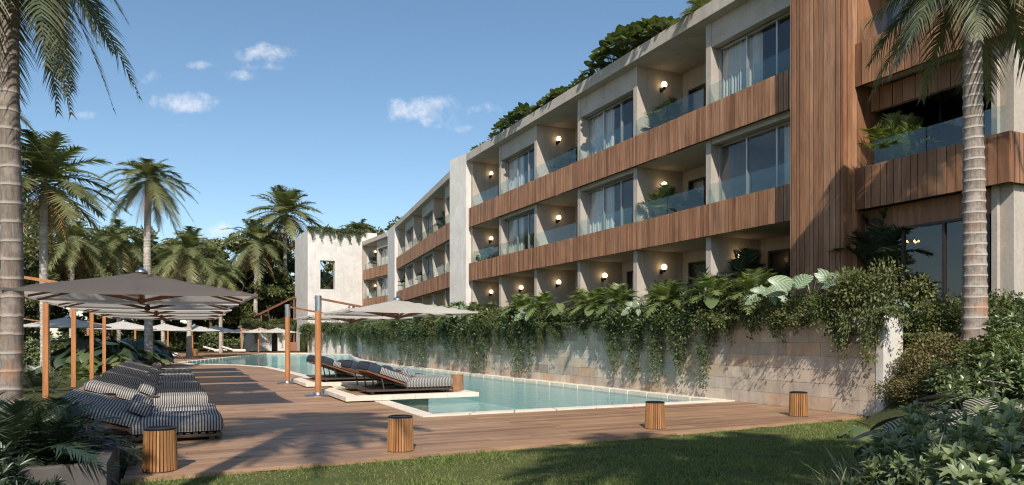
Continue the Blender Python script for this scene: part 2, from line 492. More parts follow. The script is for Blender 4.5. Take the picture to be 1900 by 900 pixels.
def ground_mats():
    m, nt, b = new_mat('lawn_soil', .95, spec=.1)
    v = coords(nt)
    n = noise(nt, v, 1.3, 6.0, .65)
    n2 = noise(nt, v, 30.0, 4.0, .7)
    f = M_(nt, 'ADD', M_(nt, 'MULTIPLY', n, .6), M_(nt, 'MULTIPLY', n2, .4))
    nt.links.new(ramp(nt, f, [(.35, (.045, .06, .02)), (.5, (.075, .095, .03)), (.62, (.13, .12, .055)), (.75, (.17, .14, .08))]), b.inputs['Base Color'])
    bump(nt, b, n2, .6, .03)
    m, nt, b = new_mat('garden_soil', .95, spec=.1)
    v = coords(nt)
    n = noise(nt, v, .5, 6.0, .65)
    n2 = noise(nt, v, 12.0, 5.0, .7)
    f = M_(nt, 'ADD', M_(nt, 'MULTIPLY', n, .5), M_(nt, 'MULTIPLY', n2, .5))
    nt.links.new(ramp(nt, f, [(.35, (.03, .038, .016)), (.5, (.055, .065, .025)), (.65, (.09, .075, .045))]), b.inputs['Base Color'])
    bump(nt, b, n2, .6, .05)


ground_mats()

# ================================================================== mesh helpers
ORG = {}


class MB:
    def __init__(s, T=None):
        s.v, s.f, s.T = [], [], T

    def _p(s, p):
        s.v.append(tuple(s.T(*p)) if s.T else tuple(p))
        return len(s.v) - 1

    def hexa(s, P):
        i = [s._p(p) for p in P]
        for q in ((0, 3, 2, 1), (4, 5, 6, 7), (0, 1, 5, 4), (1, 2, 6, 5), (2, 3, 7, 6), (3, 0, 4, 7)):
            s.f.append([i[k] for k in q])

    def box(s, x0, x1, y0, y1, z0, z1):
        s.hexa([(x0, y0, z0), (x1, y0, z0), (x1, y1, z0), (x0, y1, z0), (x0, y0, z1), (x1, y0, z1), (x1, y1, z1), (x0, y1, z1)])

    def quad(s, *P):
        s.f.append([s._p(p) for p in P])

    def prism(s, poly, z0, z1):
        n = len(poly)
        a = [s._p((x, y, z0)) for x, y in poly]
        b = [s._p((x, y, z1)) for x, y in poly]
        s.f.append(a[::-1])
        s.f.append(b)
        for i in range(n):
            j = (i + 1) % n
            s.f.append([a[i], a[j], b[j], b[i]])

    def bar(s, p0, p1, w, h):
        p0, p1 = Vector(p0), Vector(p1)
        d = (p1 - p0).normalized()
        up = Vector((0, 0, 1)) if abs(d.z) < .95 else Vector((1, 0, 0))
        a = d.cross(up).normalized() * (w / 2)
        b = a.cross(d).normalized() * (h / 2)
        s.hexa([p0 - a - b, p0 + a - b, p1 + a - b, p1 - a - b, p0 - a + b, p0 + a + b, p1 + a + b, p1 - a + b])

    def tube(s, pts, rad, n=10, cap=True):
        rings = []
        for k, p in enumerate(pts):
            p = Vector(p)
            if k == 0:
                d = Vector(pts[1]) - p
            elif k == len(pts) - 1:
                d = p - Vector(pts[k - 1])
            else:
                d = Vector(pts[k + 1]) - Vector(pts[k - 1])
            d.normalize()
            up = Vector((0, 1, 0)) if abs(d.z) > .7 else Vector((0, 0, 1))
            a = d.cross(up).normalized()
            b = a.cross(d).normalized()
            r = rad[k] if hasattr(rad, '__len__') else rad
            rings.append([s._p(p + a * (r * math.cos(t)) + b * (r * math.sin(t))) for t in [2 * math.pi * i / n for i in range(n)]])
        for A, B in zip(rings, rings[1:]):
            for i in range(n):
                j = (i + 1) % n
                s.f.append([A[i], B[i], B[j], A[j]])
        if cap:
            s.f.append(rings[0])
            s.f.append(rings[-1][::-1])

    def lathe(s, c, prof, n=24, cap=True):
        rings = []
        for (r, z) in prof:
            rings.append([s._p((c[0] + r * math.cos(2 * math.pi * i / n), c[1] + r * math.sin(2 * math.pi * i / n), c[2] + z)) for i in range(n)])
        for A, B in zip(rings, rings[1:]):
            for i in range(n):
                j = (i + 1) % n
                s.f.append([A[i], A[j], B[j], B[i]])
        if cap:
            s.f.append(rings[0][::-1])
            s.f.append(rings[-1])

    def build(s, name, mat, parent=None, org=None, smooth=False, bev=0.0, kind=None):
        if parent is not None:
            org = ORG.get(parent.name, (0, 0, 0))
        elif org is None:
            a = np.array(s.v)
            org = ((a[:, 0].min() + a[:, 0].max()) / 2, (a[:, 1].min() + a[:, 1].max()) / 2, a[:, 2].min())
        me = bpy.data.meshes.new(name)
        me.from_pydata([(x - org[0], y - org[1], z - org[2]) for x, y, z in s.v], [], s.f)
        me.materials.append(MATS[mat])
        if smooth:
            me.polygons.foreach_set('use_smooth', [True] * len(me.polygons))
        o = bpy.data.objects.new(name, me)
        C.objects.link(o)
        if parent is not None:
            o.parent = parent
        else:
            o.location = org
        ORG[o.name] = tuple(org)
        if bev:
            bm = o.modifiers.new('bevel', 'BEVEL')
            bm.width = bev
            bm.segments = 2
            bm.limit_method = 'ANGLE'
            bm.angle_limit = R(40)
        if kind:
            o['kind'] = kind
        return o


def empty(name, loc=(0, 0, 0), local=True):
    o = bpy.data.objects.new(name, None)
    o.empty_display_size = .3
    C.objects.link(o)
    o.location = loc
    ORG[o.name] = (0, 0, 0) if local else tuple(loc)
    return o


def tag(o, label, cat, group=None):
    o['label'] = label
    o['category'] = cat
    if group:
        o['group'] = group
    return o


def copy_tree(o, parent=None):
    c = o.copy()
    C.objects.link(c)
    c.parent = parent
    for ch in [x for x in C.objects if x.parent == o]:
        copy_tree(ch, c)
    return c


CH = {}


def fast_copy(o, parent=None):
    """like copy_tree with a child list remembered per source"""
    if o.name not in CH:
        CH[o.name] = [x for x in C.objects if x.parent == o]
    c = o.copy()
    C.objects.link(c)
    c.parent = parent
    for ch in CH[o.name]:
        fast_copy(ch, c)
    return c


ORD = ['first', 'second', 'third', 'fourth', 'fifth', 'sixth', 'seventh', 'eighth', 'ninth', 'tenth', 'eleventh', 'twelfth',
       'thirteenth', 'fourteenth', 'fifteenth', 'sixteenth', 'seventeenth', 'eighteenth', 'nineteenth', 'twentieth',
       'twenty-first', 'twenty-second', 'twenty-third', 'twenty-fourth', 'twenty-fifth', 'twenty-sixth', 'twenty-seventh',
       'twenty-eighth', 'twenty-ninth', 'thirtieth', 'thirty-first', 'thirty-second', 'thirty-third', 'thirty-fourth']


# ---- foliage: numpy blades and leaves
def nrm(a):
    return a / np.maximum(np.linalg.norm(a, axis=-1, keepdims=True), 1e-9)


class Fol:
    def __init__(s):
        s.V, s.F, s.A, s.n = [], [], [], 0

    def _add(s, V, F, A):
        s.V.append(V.reshape(-1, 3))
        s.F.append(F.reshape(-1, 4) + s.n)
        s.A.append(A.reshape(-1))
        s.n += V.reshape(-1, 3).shape[0]

    def leaves(s, P, D, Nn, L, W, tn=0.0, fold=.12, droop=0.0):
        D = nrm(D)
        S = nrm(np.cross(D, Nn))
        Nn = nrm(np.cross(S, D))
        n = len(P)
        L = np.broadcast_to(L, n)[:, None]
        W = np.broadcast_to(W, n)[:, None]
        a = P
        m = P + D * L * .48
        b = m - S * W / 2 + Nn * W * fold
        c = P + D * L - Nn * L * droop
        d = m + S * W / 2 + Nn * W * fold
        V = np.stack([a, b, c, d], 1)
        F = np.arange(n * 4).reshape(n, 4)
        s._add(V, F, np.repeat(np.broadcast_to(tn, n), 4))

    def blades(s, P, D, L, W, droop=0.0, nseg=3, prof=None, up=None, tn=0.0, tip=0.0, fold=0.0):
        n = len(P)
        D = nrm(D)
        L = np.broadcast_to(L, n)[:, None]
        W = np.broadcast_to(W, n)[:, None]
        dr = np.broadcast_to(droop, n)[:, None]
        if up is None:
            up = np.tile([0, 0, 1.0], (n, 1)) + RNG.normal(0, .25, (n, 3))
        S = nrm(np.cross(D, up) + 1e-6)
        NN = nrm(np.cross(S, D))
        rows, ats = [], []
        tn = np.broadcast_to(tn, n)
        for k in range(nseg + 1):
            t = k / nseg
            c = P + D * L * t - np.array([0, 0, 1.0]) * dr * L * t * t
            w = (prof(t) if prof else (1 - t * .96)) * W / 2
            lift = NN * w * fold
            rows.append(np.stack([c - S * w + lift, c, c + S * w + lift] if fold else [c - S * w, c + S * w], 1))
            ats.append(np.clip(tn + tip * t * t, 0, 1))
        nc = 3 if fold else 2
        V = np.stack(rows, 1)                       # n, nseg+1, nc, 3
        A = np.repeat(np.stack(ats, 1)[:, :, None], nc, 2)
        base = (np.arange(n) * (nseg + 1) * nc)[:, None]
        fs = []
        for k in range(nseg):
            for j in range(nc - 1):
                q = np.array([k * nc + j, k * nc + j + 1, (k + 1) * nc + j + 1, (k + 1) * nc + j])
                fs.append(base + q)
        s._add(V, np.stack(fs, 1), A)

    def frond(s, base, az, elev, L, droop, nl=28, ll=.5, lw=.035, ldroop=.35, tn=0.0, tip=.3, vee=.35, start=.15, rw=.03, nseg=2, curl=0.0):
        T = np.linspace(0, 1, nl)
        t = start + (1 - start) * T
        h = np.array([math.cos(az), math.sin(az), 0])
        z = np.array([0, 0, 1.0])
        ce, se = math.cos(elev), math.sin(elev)
        side0 = np.array([-math.sin(az), math.cos(az), 0])
        pos = lambda u: base + np.outer(u * L * ce, h) + np.outer(u * L * se - droop * L * u ** 2.2, z) + np.outer(curl * L * u ** 2, side0)
        pts = pos(t)
        tan = nrm(pos(np.minimum(t + .02, 1.02)) - pos(t - .02))
        prof = np.sin(np.clip(T * .92 + .12, 0, 1) * math.pi) ** .55
        lens = ll * np.maximum(prof, .22) * RNG.uniform(.85, 1.1, nl)
        side = np.tile(side0, (nl, 1))
        upn = nrm(np.cross(tan, side))
        upn = upn * np.sign(upn[:, 2:3] + 1e-6)
        fwd = (.35 + .75 * T)[:, None]
        for sg in (-1, 1):
            d = side * sg + tan * fwd + upn * vee + RNG.normal(0, .10, (nl, 3))
            s.blades(pts, d, lens, lw, ldroop, nseg, None, upn + RNG.normal(0, .15, (nl, 3)), tn + RNG.uniform(-.08, .12, nl), tip)
        # rachis
        u = np.linspace(0, 1, 9)
        rp = pos(u)
        for off in (side0, z):
            w = (rw * (1 - u * .85))[:, None]
            V = np.stack([rp - off * w / 2, rp + off * w / 2], 1)
            F = np.array([[2 * k, 2 * k + 1, 2 * k + 3, 2 * k + 2] for k in range(8)])
            s._add(V, F, np.full(18, min(1, tn + .45)))

    def big(s, base, tip_dir, up, L, W, tn=0.0, bend=.3, nu=8, notch=True, across=False, cut=0):
        """one large ovate or heart-shaped leaf, folded and drooping"""
        D = tip_dir / np.linalg.norm(tip_dir)
        S = np.cross(D, up)
        S = S / np.linalg.norm(S)
        Nn = np.cross(S, D)
        cols = [-1, -.55, 0, .55, 1]
        V, A = [], []
        for k in range(nu + 1):
            t = k / nu
            w = W / 2 * (math.sin(min(1, t * .93 + .07) * math.pi) ** .62) * (1.12 - .45 * t)
            if cut and k % 2 and 0 < k < nu:
                w *= (1 - cut)
            for c in cols:
                p = base + D * L * (t - .18 * (abs(c) if notch else 0) * (1 - t) ** 2) - Nn * bend * L * t * t + S * w * c + Nn * (abs(c) * .16 * w - c * c * .22 * w)
                V.append(p)
                A.append((t + .35 * abs(c)) * .7 if across else tn)
        F = []
        for k in range(nu):
            for j in range(4):
                a = k * 5 + j
                F.append([a, a + 1, a + 6, a + 5])
        s._add(np.array(V), np.array(F), np.array(A))

    def mesh(s, name, mat, smooth=True):
        V = np.concatenate(s.V).astype(np.float32)
        F = np.concatenate(s.F).astype(np.int32)
        A = np.concatenate(s.A).astype(np.float32)
        me = bpy.data.meshes.new(name)
        me.vertices.add(len(V))
        me.vertices.foreach_set('co', V.ravel())
        me.loops.add(F.size)
        me.loops.foreach_set('vertex_index', F.ravel())
        me.polygons.add(len(F))
        me.polygons.foreach_set('loop_start', np.arange(0, F.size, 4, dtype=np.int32))
        me.polygons.foreach_set('loop_total', np.full(len(F), 4, np.int32))
        me.update(calc_edges=True)
        if smooth:
            me.polygons.foreach_set('use_smooth', np.ones(len(F), bool))
        at = me.attributes.new('tn', 'FLOAT', 'POINT')
        at.data.foreach_set('value', A)
        me.materials.append(MATS[mat])
        return me


def link(name, me, parent=None, loc=(0, 0, 0), rz=0.0, sc=1.0):
    o = bpy.data.objects.new(name, me)
    C.objects.link(o)
    o.parent = parent
    o.location = loc
    o.rotation_euler = (0, 0, rz)
    o.scale = (sc, sc, sc) if not hasattr(sc, '__len__') else sc
    return o


# @@STRUCT@@
# ================================================================== ground, pool, deck
WALL = [(12.76, 9.76), (12.72, 14.0), (12.15, 27.5), (11.75, 40.0), (12.45, 51.3)]      # foot of the stone retaining wall
WALL2 = [(12.45, 51.3), (15.4, 67.0), (12.9, 77.0)]                                 # pale far wall behind the pool
POOL = [(4.85, 13.97), (12.42, 14.0), (11.85, 27.5), (11.45, 40.0), (12.1, 51.5), (15.0, 67.0), (12.6, 74.5), (8.4, 74.0), (.6, 50.5),
        (1.1, 46.8), (3.5, 44.0), (4.7, 40.3), (4.95, 35.4), (5.1, 29.0), (4.9, 20.0)]


def offset_poly(P, d):
    out = []
    n = len(P)
    for i in range(n):
        a, b, c = Vector(P[i - 1]), Vector(P[i]), Vector(P[(i + 1) % n])
        n1 = Vector(((b - a).y, -(b - a).x)).normalized()
        n2 = Vector(((c - b).y, -(c - b).x)).normalized()
        m = (n1 + n2)
        m = m / max(.3, m.dot(n1)) if m.length > 1e-6 else n1
        out.append((b.x + m.x * d, b.y + m.y * d))
    return out


COPE = offset_poly(POOL, .33)
GROUND = [(-160, -60), (160, -60), (160, 260), (-160, 260)]


def sheet(name, outer, hole, z, mat, kind='structure'):
    polys = [[Vector((x, y, 0)) for x, y in outer]]
    if hole:
        polys.append([Vector((x, y, 0)) for x, y in hole])
    flat = [p for q in polys for p in q]
    tris = tessellate_polygon(polys)
    me = bpy.data.meshes.new(name)
    me.from_pydata([(p.x, p.y, 0) for p in flat], [], [t if (flat[t[1]] - flat[t[0]]).cross(flat[t[2]] - flat[t[0]]).z > 0 else t[::-1] for t in tris])
    me.materials.append(MATS[mat])
    o = bpy.data.objects.new(name, me)
    C.objects.link(o)
    o.location = (0, 0, z)
    o['kind'] = kind
    return o


sheet('ground', GROUND, COPE, -.06, 'garden_soil')
LAWN = [(-.9, -3), (6.6, -3), (7.2, 3.0), (9.3, 6.3), (11.8, 8.0), (12.6, 9.3), (12.6, 9.9), (-.55, 9.08)]
sheet('lawn', LAWN, None, -.045, 'lawn_soil')
# pool basin and water
mb = MB()
mb.f.append([mb._p((x, y, -1.15)) for x, y in POOL])
mb.build('pool_floor', 'pool_tile', org=(0, 0, 0), kind='structure')
mb = MB()
for i in range(len(POOL)):
    a, b = POOL[i], POOL[(i + 1) % len(POOL)]
    mb.quad((a[0], a[1], -1.15), (a[0], a[1], -.03), (b[0], b[1], -.03), (b[0], b[1], -1.15))
mb.build('pool_side', 'pool_tile', org=(0, 0, 0), kind='structure')
mb = MB()
mb.prism([(4.86, 13.98), (9.4, 14.0), (9.4, 17.3), (4.88, 17.3)], -1.14, -.42)
mb.prism([(9.4, 14.0), (11.2, 14.0), (11.0, 17.3), (9.4, 17.3)], -1.14, -.62)
mb.build('pool_shelf', 'pool_shelf', org=(0, 0, 0), kind='structure')
mb = MB()
mb.f.append([mb._p((x, y, -.075)) for x, y in POOL])
mb.build('pool_water', 'pool_water', org=(0, 0, 0), kind='structure')
# coping of separate stones
mb = MB()
for i in range(len(POOL)):
    a, b = Vector(POOL[i]), Vector(POOL[(i + 1) % len(POOL)])
    c, d = Vector(COPE[i]), Vector(COPE[(i + 1) % len(COPE)])
    n = max(1, int((b - a).length / .9))
    for k in range(n):
        t0, t1 = k / n + .002, (k + 1) / n - .002
        q = [a.lerp(b, t0), c.lerp(d, t0), c.lerp(d, t1), a.lerp(b, t1)]
        q[0] = q[0] + (a.lerp(b, t0) - c.lerp(d, t0)).normalized() * .04
        q[3] = q[3] + (a.lerp(b, t1) - c.lerp(d, t1)).normalized() * .04
        mb.prism([(p.x, p.y) for p in q], -.10, .022)
mb.build('pool_coping', 'coping_stone', org=(0, 0, 0), bev=.008, kind='structure')

DECK = [(-.5, 9.1), (12.72, 9.95), (12.72, 13.9), (12.2, 27.5), (11.8, 40.0), (12.4, 51.5), (15.35, 67), (13.0, 76.5), (12, 84), (-3, 84), (-5, 70), (-3.2, 50), (-2.7, 34), (-2.6, 20), (-2.2, 12.5),
        (-2.0, 10.6), (-.5, 10.4)]


def scan(polys, y):
    xs = []
    for P in polys:
        for i in range(len(P)):
            a, b = P[i], P[(i + 1) % len(P)]
            if (a[1] <= y) != (b[1] <= y):
                xs.append(a[0] + (b[0] - a[0]) * (y - a[1]) / (b[1] - a[1]))
    xs.sort()
    return list(zip(xs[::2], xs[1::2]))


mb = MB()
y = 9.14
rr = random.Random(3)
BW = .138
while y < 84:
    yc = y + BW / 2
    for (xa, xb) in scan([DECK, COPE], yc):
        if xb - xa < .1:
            continue
        x = xa - rr.uniform(0, 2.5) if y < 50 else xa
        while x < xb:
            ln = rr.uniform(2.2, 4.2) if y < 50 else 6.0
            x0, x1 = max(x, xa), min(x + ln, xb)
            if x1 - x0 > .05:
                dz = rr.uniform(-.0025, .0025)
                mb.box(x0 + .002, x1 - .002, y + .004, y + BW - .004, -.03, .0 + dz)
            x += ln
    y += BW
mb.build('pool_deck', 'deck_wood', org=(0, 0, 0), kind='structure')
mb = MB()
mb.bar((-.52, 9.085, -.03), (12.7, 9.935, -.03), .045, .075)
mb.build('deck_edge_board', 'deck_wood', org=(0, 0, 0), kind='structure')

# planting terrace above the wall, and the raised bed at its near end
mb = MB()
mb.prism([(WALL[0][0] + .35, WALL[0][1] + .8)] + [(x + .38, y) for x, y in WALL[1:]] + [(15.7, 67), (13.2, 77.5), (13.2, 84), (26, 84), (26, 12.0), (15, 12.0), (14.9, 10.4)], -.05, 1.98)
mb.build('terrace_bed', 'garden_soil', org=(0, 0, 0), kind='structure')
nx, ny = 34, 26
vs, fs = [], []
for j in range(ny):
    for i in range(nx):
        x = 8.2 + i * .34
        yy = 3.2 + j * .38
        e = max(0, min(1, (x - (8.3 + max(0, (yy - 4)) * .62)) / 3.2))
        e2 = max(0, min(1, (x - 12.8) / 1.8)) if yy > 9.5 else e
        zz = -.055 + 1.5 * (min(e, e2) ** 1.2) + .06 * math.sin(x * 2.1 + yy) * e
        if yy > 9.6 and x < 13.1:
            zz = -.055
        vs.append((x, yy, zz))
for j in range(ny - 1):
    for i in range(nx - 1):
        a = j * nx + i
        fs.append((a, a + 1, a + nx + 1, a + nx))
mb = MB()
mb.v, mb.f = vs, fs
mb.build('planting_slope', 'garden_soil', org=(0, 0, 0), kind='structure', smooth=True)

# ------------------------------------------------------------------ stone retaining wall
WT = 2.08


def stone_run(mb, mort, P, z1, bw, bh, seed):
    rs = random.Random(seed)
    for a, b in zip(P, P[1:]):
        a, b = Vector(a), Vector(b)
        L = (b - a).length
        d = (b - a) / L
        nn_ = Vector((d.y, -d.x))            # away from the pool (+X side)
        if nn_.x < 0:
            nn_ = -nn_
        rows = int(round(z1 / bh))
        for r in range(rows):
            z0, zz = r * z1 / rows, (r + 1) * z1 / rows
            s = -rs.uniform(0, bw)
            while s < L:
                w = bw * rs.choice([.75, 1, 1, 1.25])
                s0, s1 = max(0, s) + .003, min(L, s + w) - .003
                if s1 - s0 > .04:
                    pr = rs.uniform(0, .006)
                    p0, p1 = a + d * s0 - nn_ * pr, a + d * s1 - nn_ * pr
                    q0, q1 = a + d * s0 + nn_ * .2, a + d * s1 + nn_ * .2
                    mb.hexa([(p0.x, p0.y, z0 + .003), (p1.x, p1.y, z0 + .003), (q1.x, q1.y, z0 + .003), (q0.x, q0.y, z0 + .003),
                             (p0.x, p0.y, zz - .003), (p1.x, p1.y, zz - .003), (q1.x, q1.y, zz - .003), (q0.x, q0.y, zz - .003)])
                s += w
        c0, c1 = a + nn_ * .012, b + nn_ * .012
        e0, e1 = a + nn_ * .36, b + nn_ * .36
        mort.prism([(c0.x, c0.y), (c1.x, c1.y), (e1.x, e1.y), (e0.x, e0.y)], -.04, z1 - .01)


rw = empty('stone_retaining_wall', (12.75, 10.4, 0), local=False)
tag(rw, 'long beige ashlar stone retaining wall along the pool under trailing plants', 'wall')
sb, mo = MB(), MB()
stone_run(sb, mo, WALL, WT, .92, .30, 5)
sb.build('stone_blocks', 'stone_blocks', rw)
mo.build('wall_core', 'mortar', rw)
# near end: white pier, stone return
mb = MB()
mb.box(12.745, 13.33, 9.56, 9.748, -.05, 2.06)
o = mb.build('end_pier', 'white_stucco', rw, bev=.01)
o['label'] = 'smooth white pier closing the near end of the stone wall'
sb, mo = MB(), MB()
stone_run(sb, mo, [(13.34, 10.3), (15.6, 10.3)], 1.95, .78, .26, 8)
sb.build('return_blocks', 'stone_blocks', rw)
mb = MB()
P2 = WALL2
for a, b in zip(P2, P2[1:]):
    a, b = Vector(a), Vector(b)
    L = (b - a).length
    d = (b - a) / L
    nn_ = Vector((abs(d.y), -d.x if d.y > 0 else d.x))
    n = int(L / 1.3)
    for k in range(n):
        s0, s1 = k * L / n + .015, (k + 1) * L / n - .015
        off = (.0, .16, .04)[k % 3]
        p0, p1 = a + d * s0 + nn_ * off, a + d * s1 + nn_ * off
        q0, q1 = a + d * s0 + nn_ * .5, a + d * s1 + nn_ * .5
        mb.prism([(p0.x, p0.y), (p1.x, p1.y), (q1.x, q1.y), (q0.x, q0.y)], -.05, 2.4)
    p0, p1, q0, q1 = a + nn_ * .2, b + nn_ * .2, a + nn_ * .6, b + nn_ * .6
    mb.prism([(p0.x, p0.y), (p1.x, p1.y), (q1.x, q1.y), (q0.x, q0.y)], -.05, 2.38)
o = mb.build('white_panel_wall', 'white_stucco', org=(14, 65, 0))
tag(o, 'pale ribbed wall of upright panels behind the far end of the pool', 'wall')

# ------------------------------------------------------------------ hotel building
hotel = empty('hotel_building', (15.8, 14.4, 2.0), local=False)
tag(hotel, 'long three storey hotel of pale concrete with timber clad balcony bands', 'building')
Z2, ZB2, ZT2 = 5.25, 4.90, 5.94       # middle storey floor, band bottom, band top
Z3, ZB3, ZT3 = 8.45, 8.06, 9.18
ZR0, ZR1 = 11.93, 12.38
GF = 2.0
rb = random.Random(11)


def frame(ox, oy, ang):
    sa, ca = math.sin(ang), math.cos(ang)
    return lambda s, d, z: (ox + s * sa + d * ca, oy + s * ca - d * sa, z)


def boards(mb, s0, s1, z0, z1, d0, w=.17, th=.03, gap=.022):
    s = s0
    while s < s1 - .02:
        ww = w * rb.uniform(.62, 1.25)
        e = min(s + ww, s1)
        if s1 - e < .06:
            e = s1
        o = rb.uniform(0, .014)
        mb.box(s + gap / 2, e - gap / 2, d0 - th - o, d0, z0 + rb.uniform(0, .006), z1 - rb.uniform(0, .006))
        s = e


def curtain(mb, s0, s1, d, z0, z1, amp=.05, per=.13):
    n = max(6, int((s1 - s0) / .025))
    pv = None
    for k in range(n + 1):
        s = s0 + (s1 - s0) * k / n
        ph = s * 2 * math.pi / per
        dd = d + amp * math.sin(ph) + .02 * math.sin(ph * .37 + 1)
        a, b = mb._p((s, dd, z0)), mb._p((s, dd + .01 * math.sin(ph * .5), z1))
        if pv:
            mb.f.append([pv[0], a, b, pv[1]])
        pv = (a, b)


def window(F, s0, s1, z0, z1, d, cur, npan=3, name='window', glassm='window_glass', fm='aluminium'):
    m = MB(F)
    fw_ = .06
    m.box(s0, s1, d - .04, d + .06, z0, z0 + fw_)
    m.box(s0, s1, d - .04, d + .06, z1 - fw_, z1)
    for k in range(npan + 1):
        s = s0 + (s1 - s0 - fw_) * k / npan
        m.box(s, s + fw_, d - .036, d + .056, z0 + fw_, z1 - fw_)
    w = m.build(name, fm, hotel)
    m = MB(F)
    m.quad((s0 + .01, d + .012, z0 + .01), (s1 - .01, d + .012, z0 + .01), (s1 - .01, d + .012, z1 - .01), (s0 + .01, d + .012, z1 - .01))
    m.build('pane', glassm, w)
    if cur:
        m = MB(F)
        for (a, b) in cur:
            curtain(m, s0 + (s1 - s0) * a, s0 + (s1 - s0) * b, d + .16, z0 + .03, z1 - .03)
        m.build('curtain', 'curtain_fabric', w, smooth=True)
    return w


def wall_lamp(F, s, d, z, ax='s', r=.115):
    """globe on a short black bracket, fixed to a wall facing the camera"""
    x, y, zz = F(s - .2, d, z)
    m = MB(F)
    m.box(s - .04, s, d - .06, d + .06, z - .24, z - .08)
    m.box(s - .24, s - .04, d - .035, d + .035, z - .20, z - .14)
    m.tube([(s - .2, d, z - .2), (s - .2, d, z - .08)], .06, 8)
    l = m.build('wall_lamp', 'black_metal', hotel)
    m = MB()
    m.lathe((x, y, zz), [(.02, -r), (r * .6, -r * .82), (r * .92, -r * .4), (r, 0), (r * .92, r * .4), (r * .6, r * .82), (.02, r)], 14)
    m.build('globe', 'globe_glow', l, smooth=True)


def railing(F, s0, s1, zb, d=.06, h=.66, n=2):
    m = MB(F)
    for k in range(n):
        a = s0 + (s1 - s0) * k / n + .012
        b = s0 + (s1 - s0) * (k + 1) / n - .012
        m.box(a, b, d, d + .014, zb - .04, zb + h)
    m.build('glass_railing', 'rail_glass', hotel)


FT = .24   # fin thickness


def bay(F, s0, s1, kind, lvl, lampside=1, cur=None, first=False, depth=2.3):
    """one bay between two fins; s runs away from the camera"""
    zf, zt = {1: (GF, ZB2 + .02), 2: (Z2, ZB3 + .02), 3: (Z3, ZR0)}[lvl]
    a, b = s0 + FT / 2, s1 - FT / 2
    if kind == 'win':
        lint = .82 if lvl == 3 else .16
        ws = MB(F)
        ws.box(a, b, .16, .42, zt - lint, zt)
        ws.build('lintel', 'concrete', hotel)
        window(F, a, b, zf + .02, zt - lint, .50, cur or [(.35, .98)])
        m = MB(F)
        m.box(a, b, 4.6, 4.7, zf, zt)
        m.build('room_wall', 'interior_plaster', hotel)
    else:
        # recessed balcony: back wall with a tall door near the camera side
        d0, d1 = b - 2.05, b - .32
        zd = zt - (.75 if lvl == 3 else .42)
        m = MB(F)
        m.box(d1, b, depth, depth + .2, zf, zt)
        m.box(a, d0, depth, depth + .2, zf, zt)
        m.box(d0, d1, depth, depth + .2, zd, zt)
        m.build('back_wall', 'concrete', hotel)
        window(F, d0, d1, zf + .02, zd, depth + .08, [(0, .95)] if (lvl > 1 or rb.random() < .4) else None, 2, 'balcony_door', fm='dark_frame')
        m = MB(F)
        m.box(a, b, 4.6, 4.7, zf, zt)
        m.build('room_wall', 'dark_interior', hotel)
        wall_lamp(F, b, 1.25, zt - .62)


def wing(F, edges, kinds, levels=(1, 2, 3), rail=True, roof_d=9.0, band_ext=0.0, roof=True):
    s0, s1 = edges[0], edges[-1]
    # slabs
    for (za, zb) in ((ZB2 + .02, Z2), (ZB3 + .02, Z3)):
        m = MB(F)
        m.box(s0, s1, .14, 8.8, za, zb)
        m.build('floor_slab', 'concrete', hotel)
    m = MB(F)
    m.box(s0, s1, 1.2, 8.8, GF - .3, GF + .004)
    m.build('floor_slab', 'concrete', hotel)
    if roof:
        m = MB(F)
        m.box(s0 - .0, s1 + .0, -.22, roof_d, ZR0, ZR1)
        m.build('roof', 'concrete', hotel, bev=.015)
    m = MB(F)
    m.box(s0, s1, 8.8, 9.0, GF, ZR0)
    m.build('rear_wall', 'concrete', hotel)
    # timber bands on concrete upstands
    for (z0, z1) in ((ZB2, ZT2), (ZB3, ZT3)):
        m = MB(F)
        m.box(s0, s1, -.03, .13, z0 + .03, z1 - .02)
        up = m.build('upstand', 'dark_frame', hotel)
        m = MB(F)
        boards(m, s0 - band_ext, s1, z0, z1, -.03)
        m.build('timber_band', 'cladding_wood', hotel)
    # fins
    for lvl in levels:
        zf, zt = {1: (GF, ZB2 + .02), 2: (Z2, ZB3 + .02), 3: (Z3, ZR0)}[lvl]
        for i, s in enumerate(edges):
            m = MB(F)
            m.box(s - FT / 2, s + FT / 2, .135, 8.7, zf + .002, zt - .002)
            m.build('fin_wall', 'concrete', hotel)
    for lvl in levels:
        zb = {2: ZT2, 3: ZT3}.get(lvl)
        for i in range(len(edges) - 1):
            k = kinds[lvl - 1][i]
            cur = rb.choice([[(.36, .98)], [(.45, .98)], [(.0, .1), (.5, .98)], [(.55, 1)]])
            if k == 'winL':
                k, cur = 'win', [(.0, .3)]
            bay(F, edges[i], edges[i + 1], k, lvl, cur=cur)
            if zb:
                railing(F, edges[i] + FT / 2, edges[i + 1] - FT / 2, zb)


FM = frame(15.8, 0, 0)
E_MAIN = [14.35, 18.35, 22.45, 26.6, 30.7, 34.85, 38.85]
wing(FM, E_MAIN, [['bal'] * 6, ['winL', 'bal', 'win', 'bal', 'win', 'bal'], ['win', 'bal', 'win', 'bal', 'win', 'bal']])

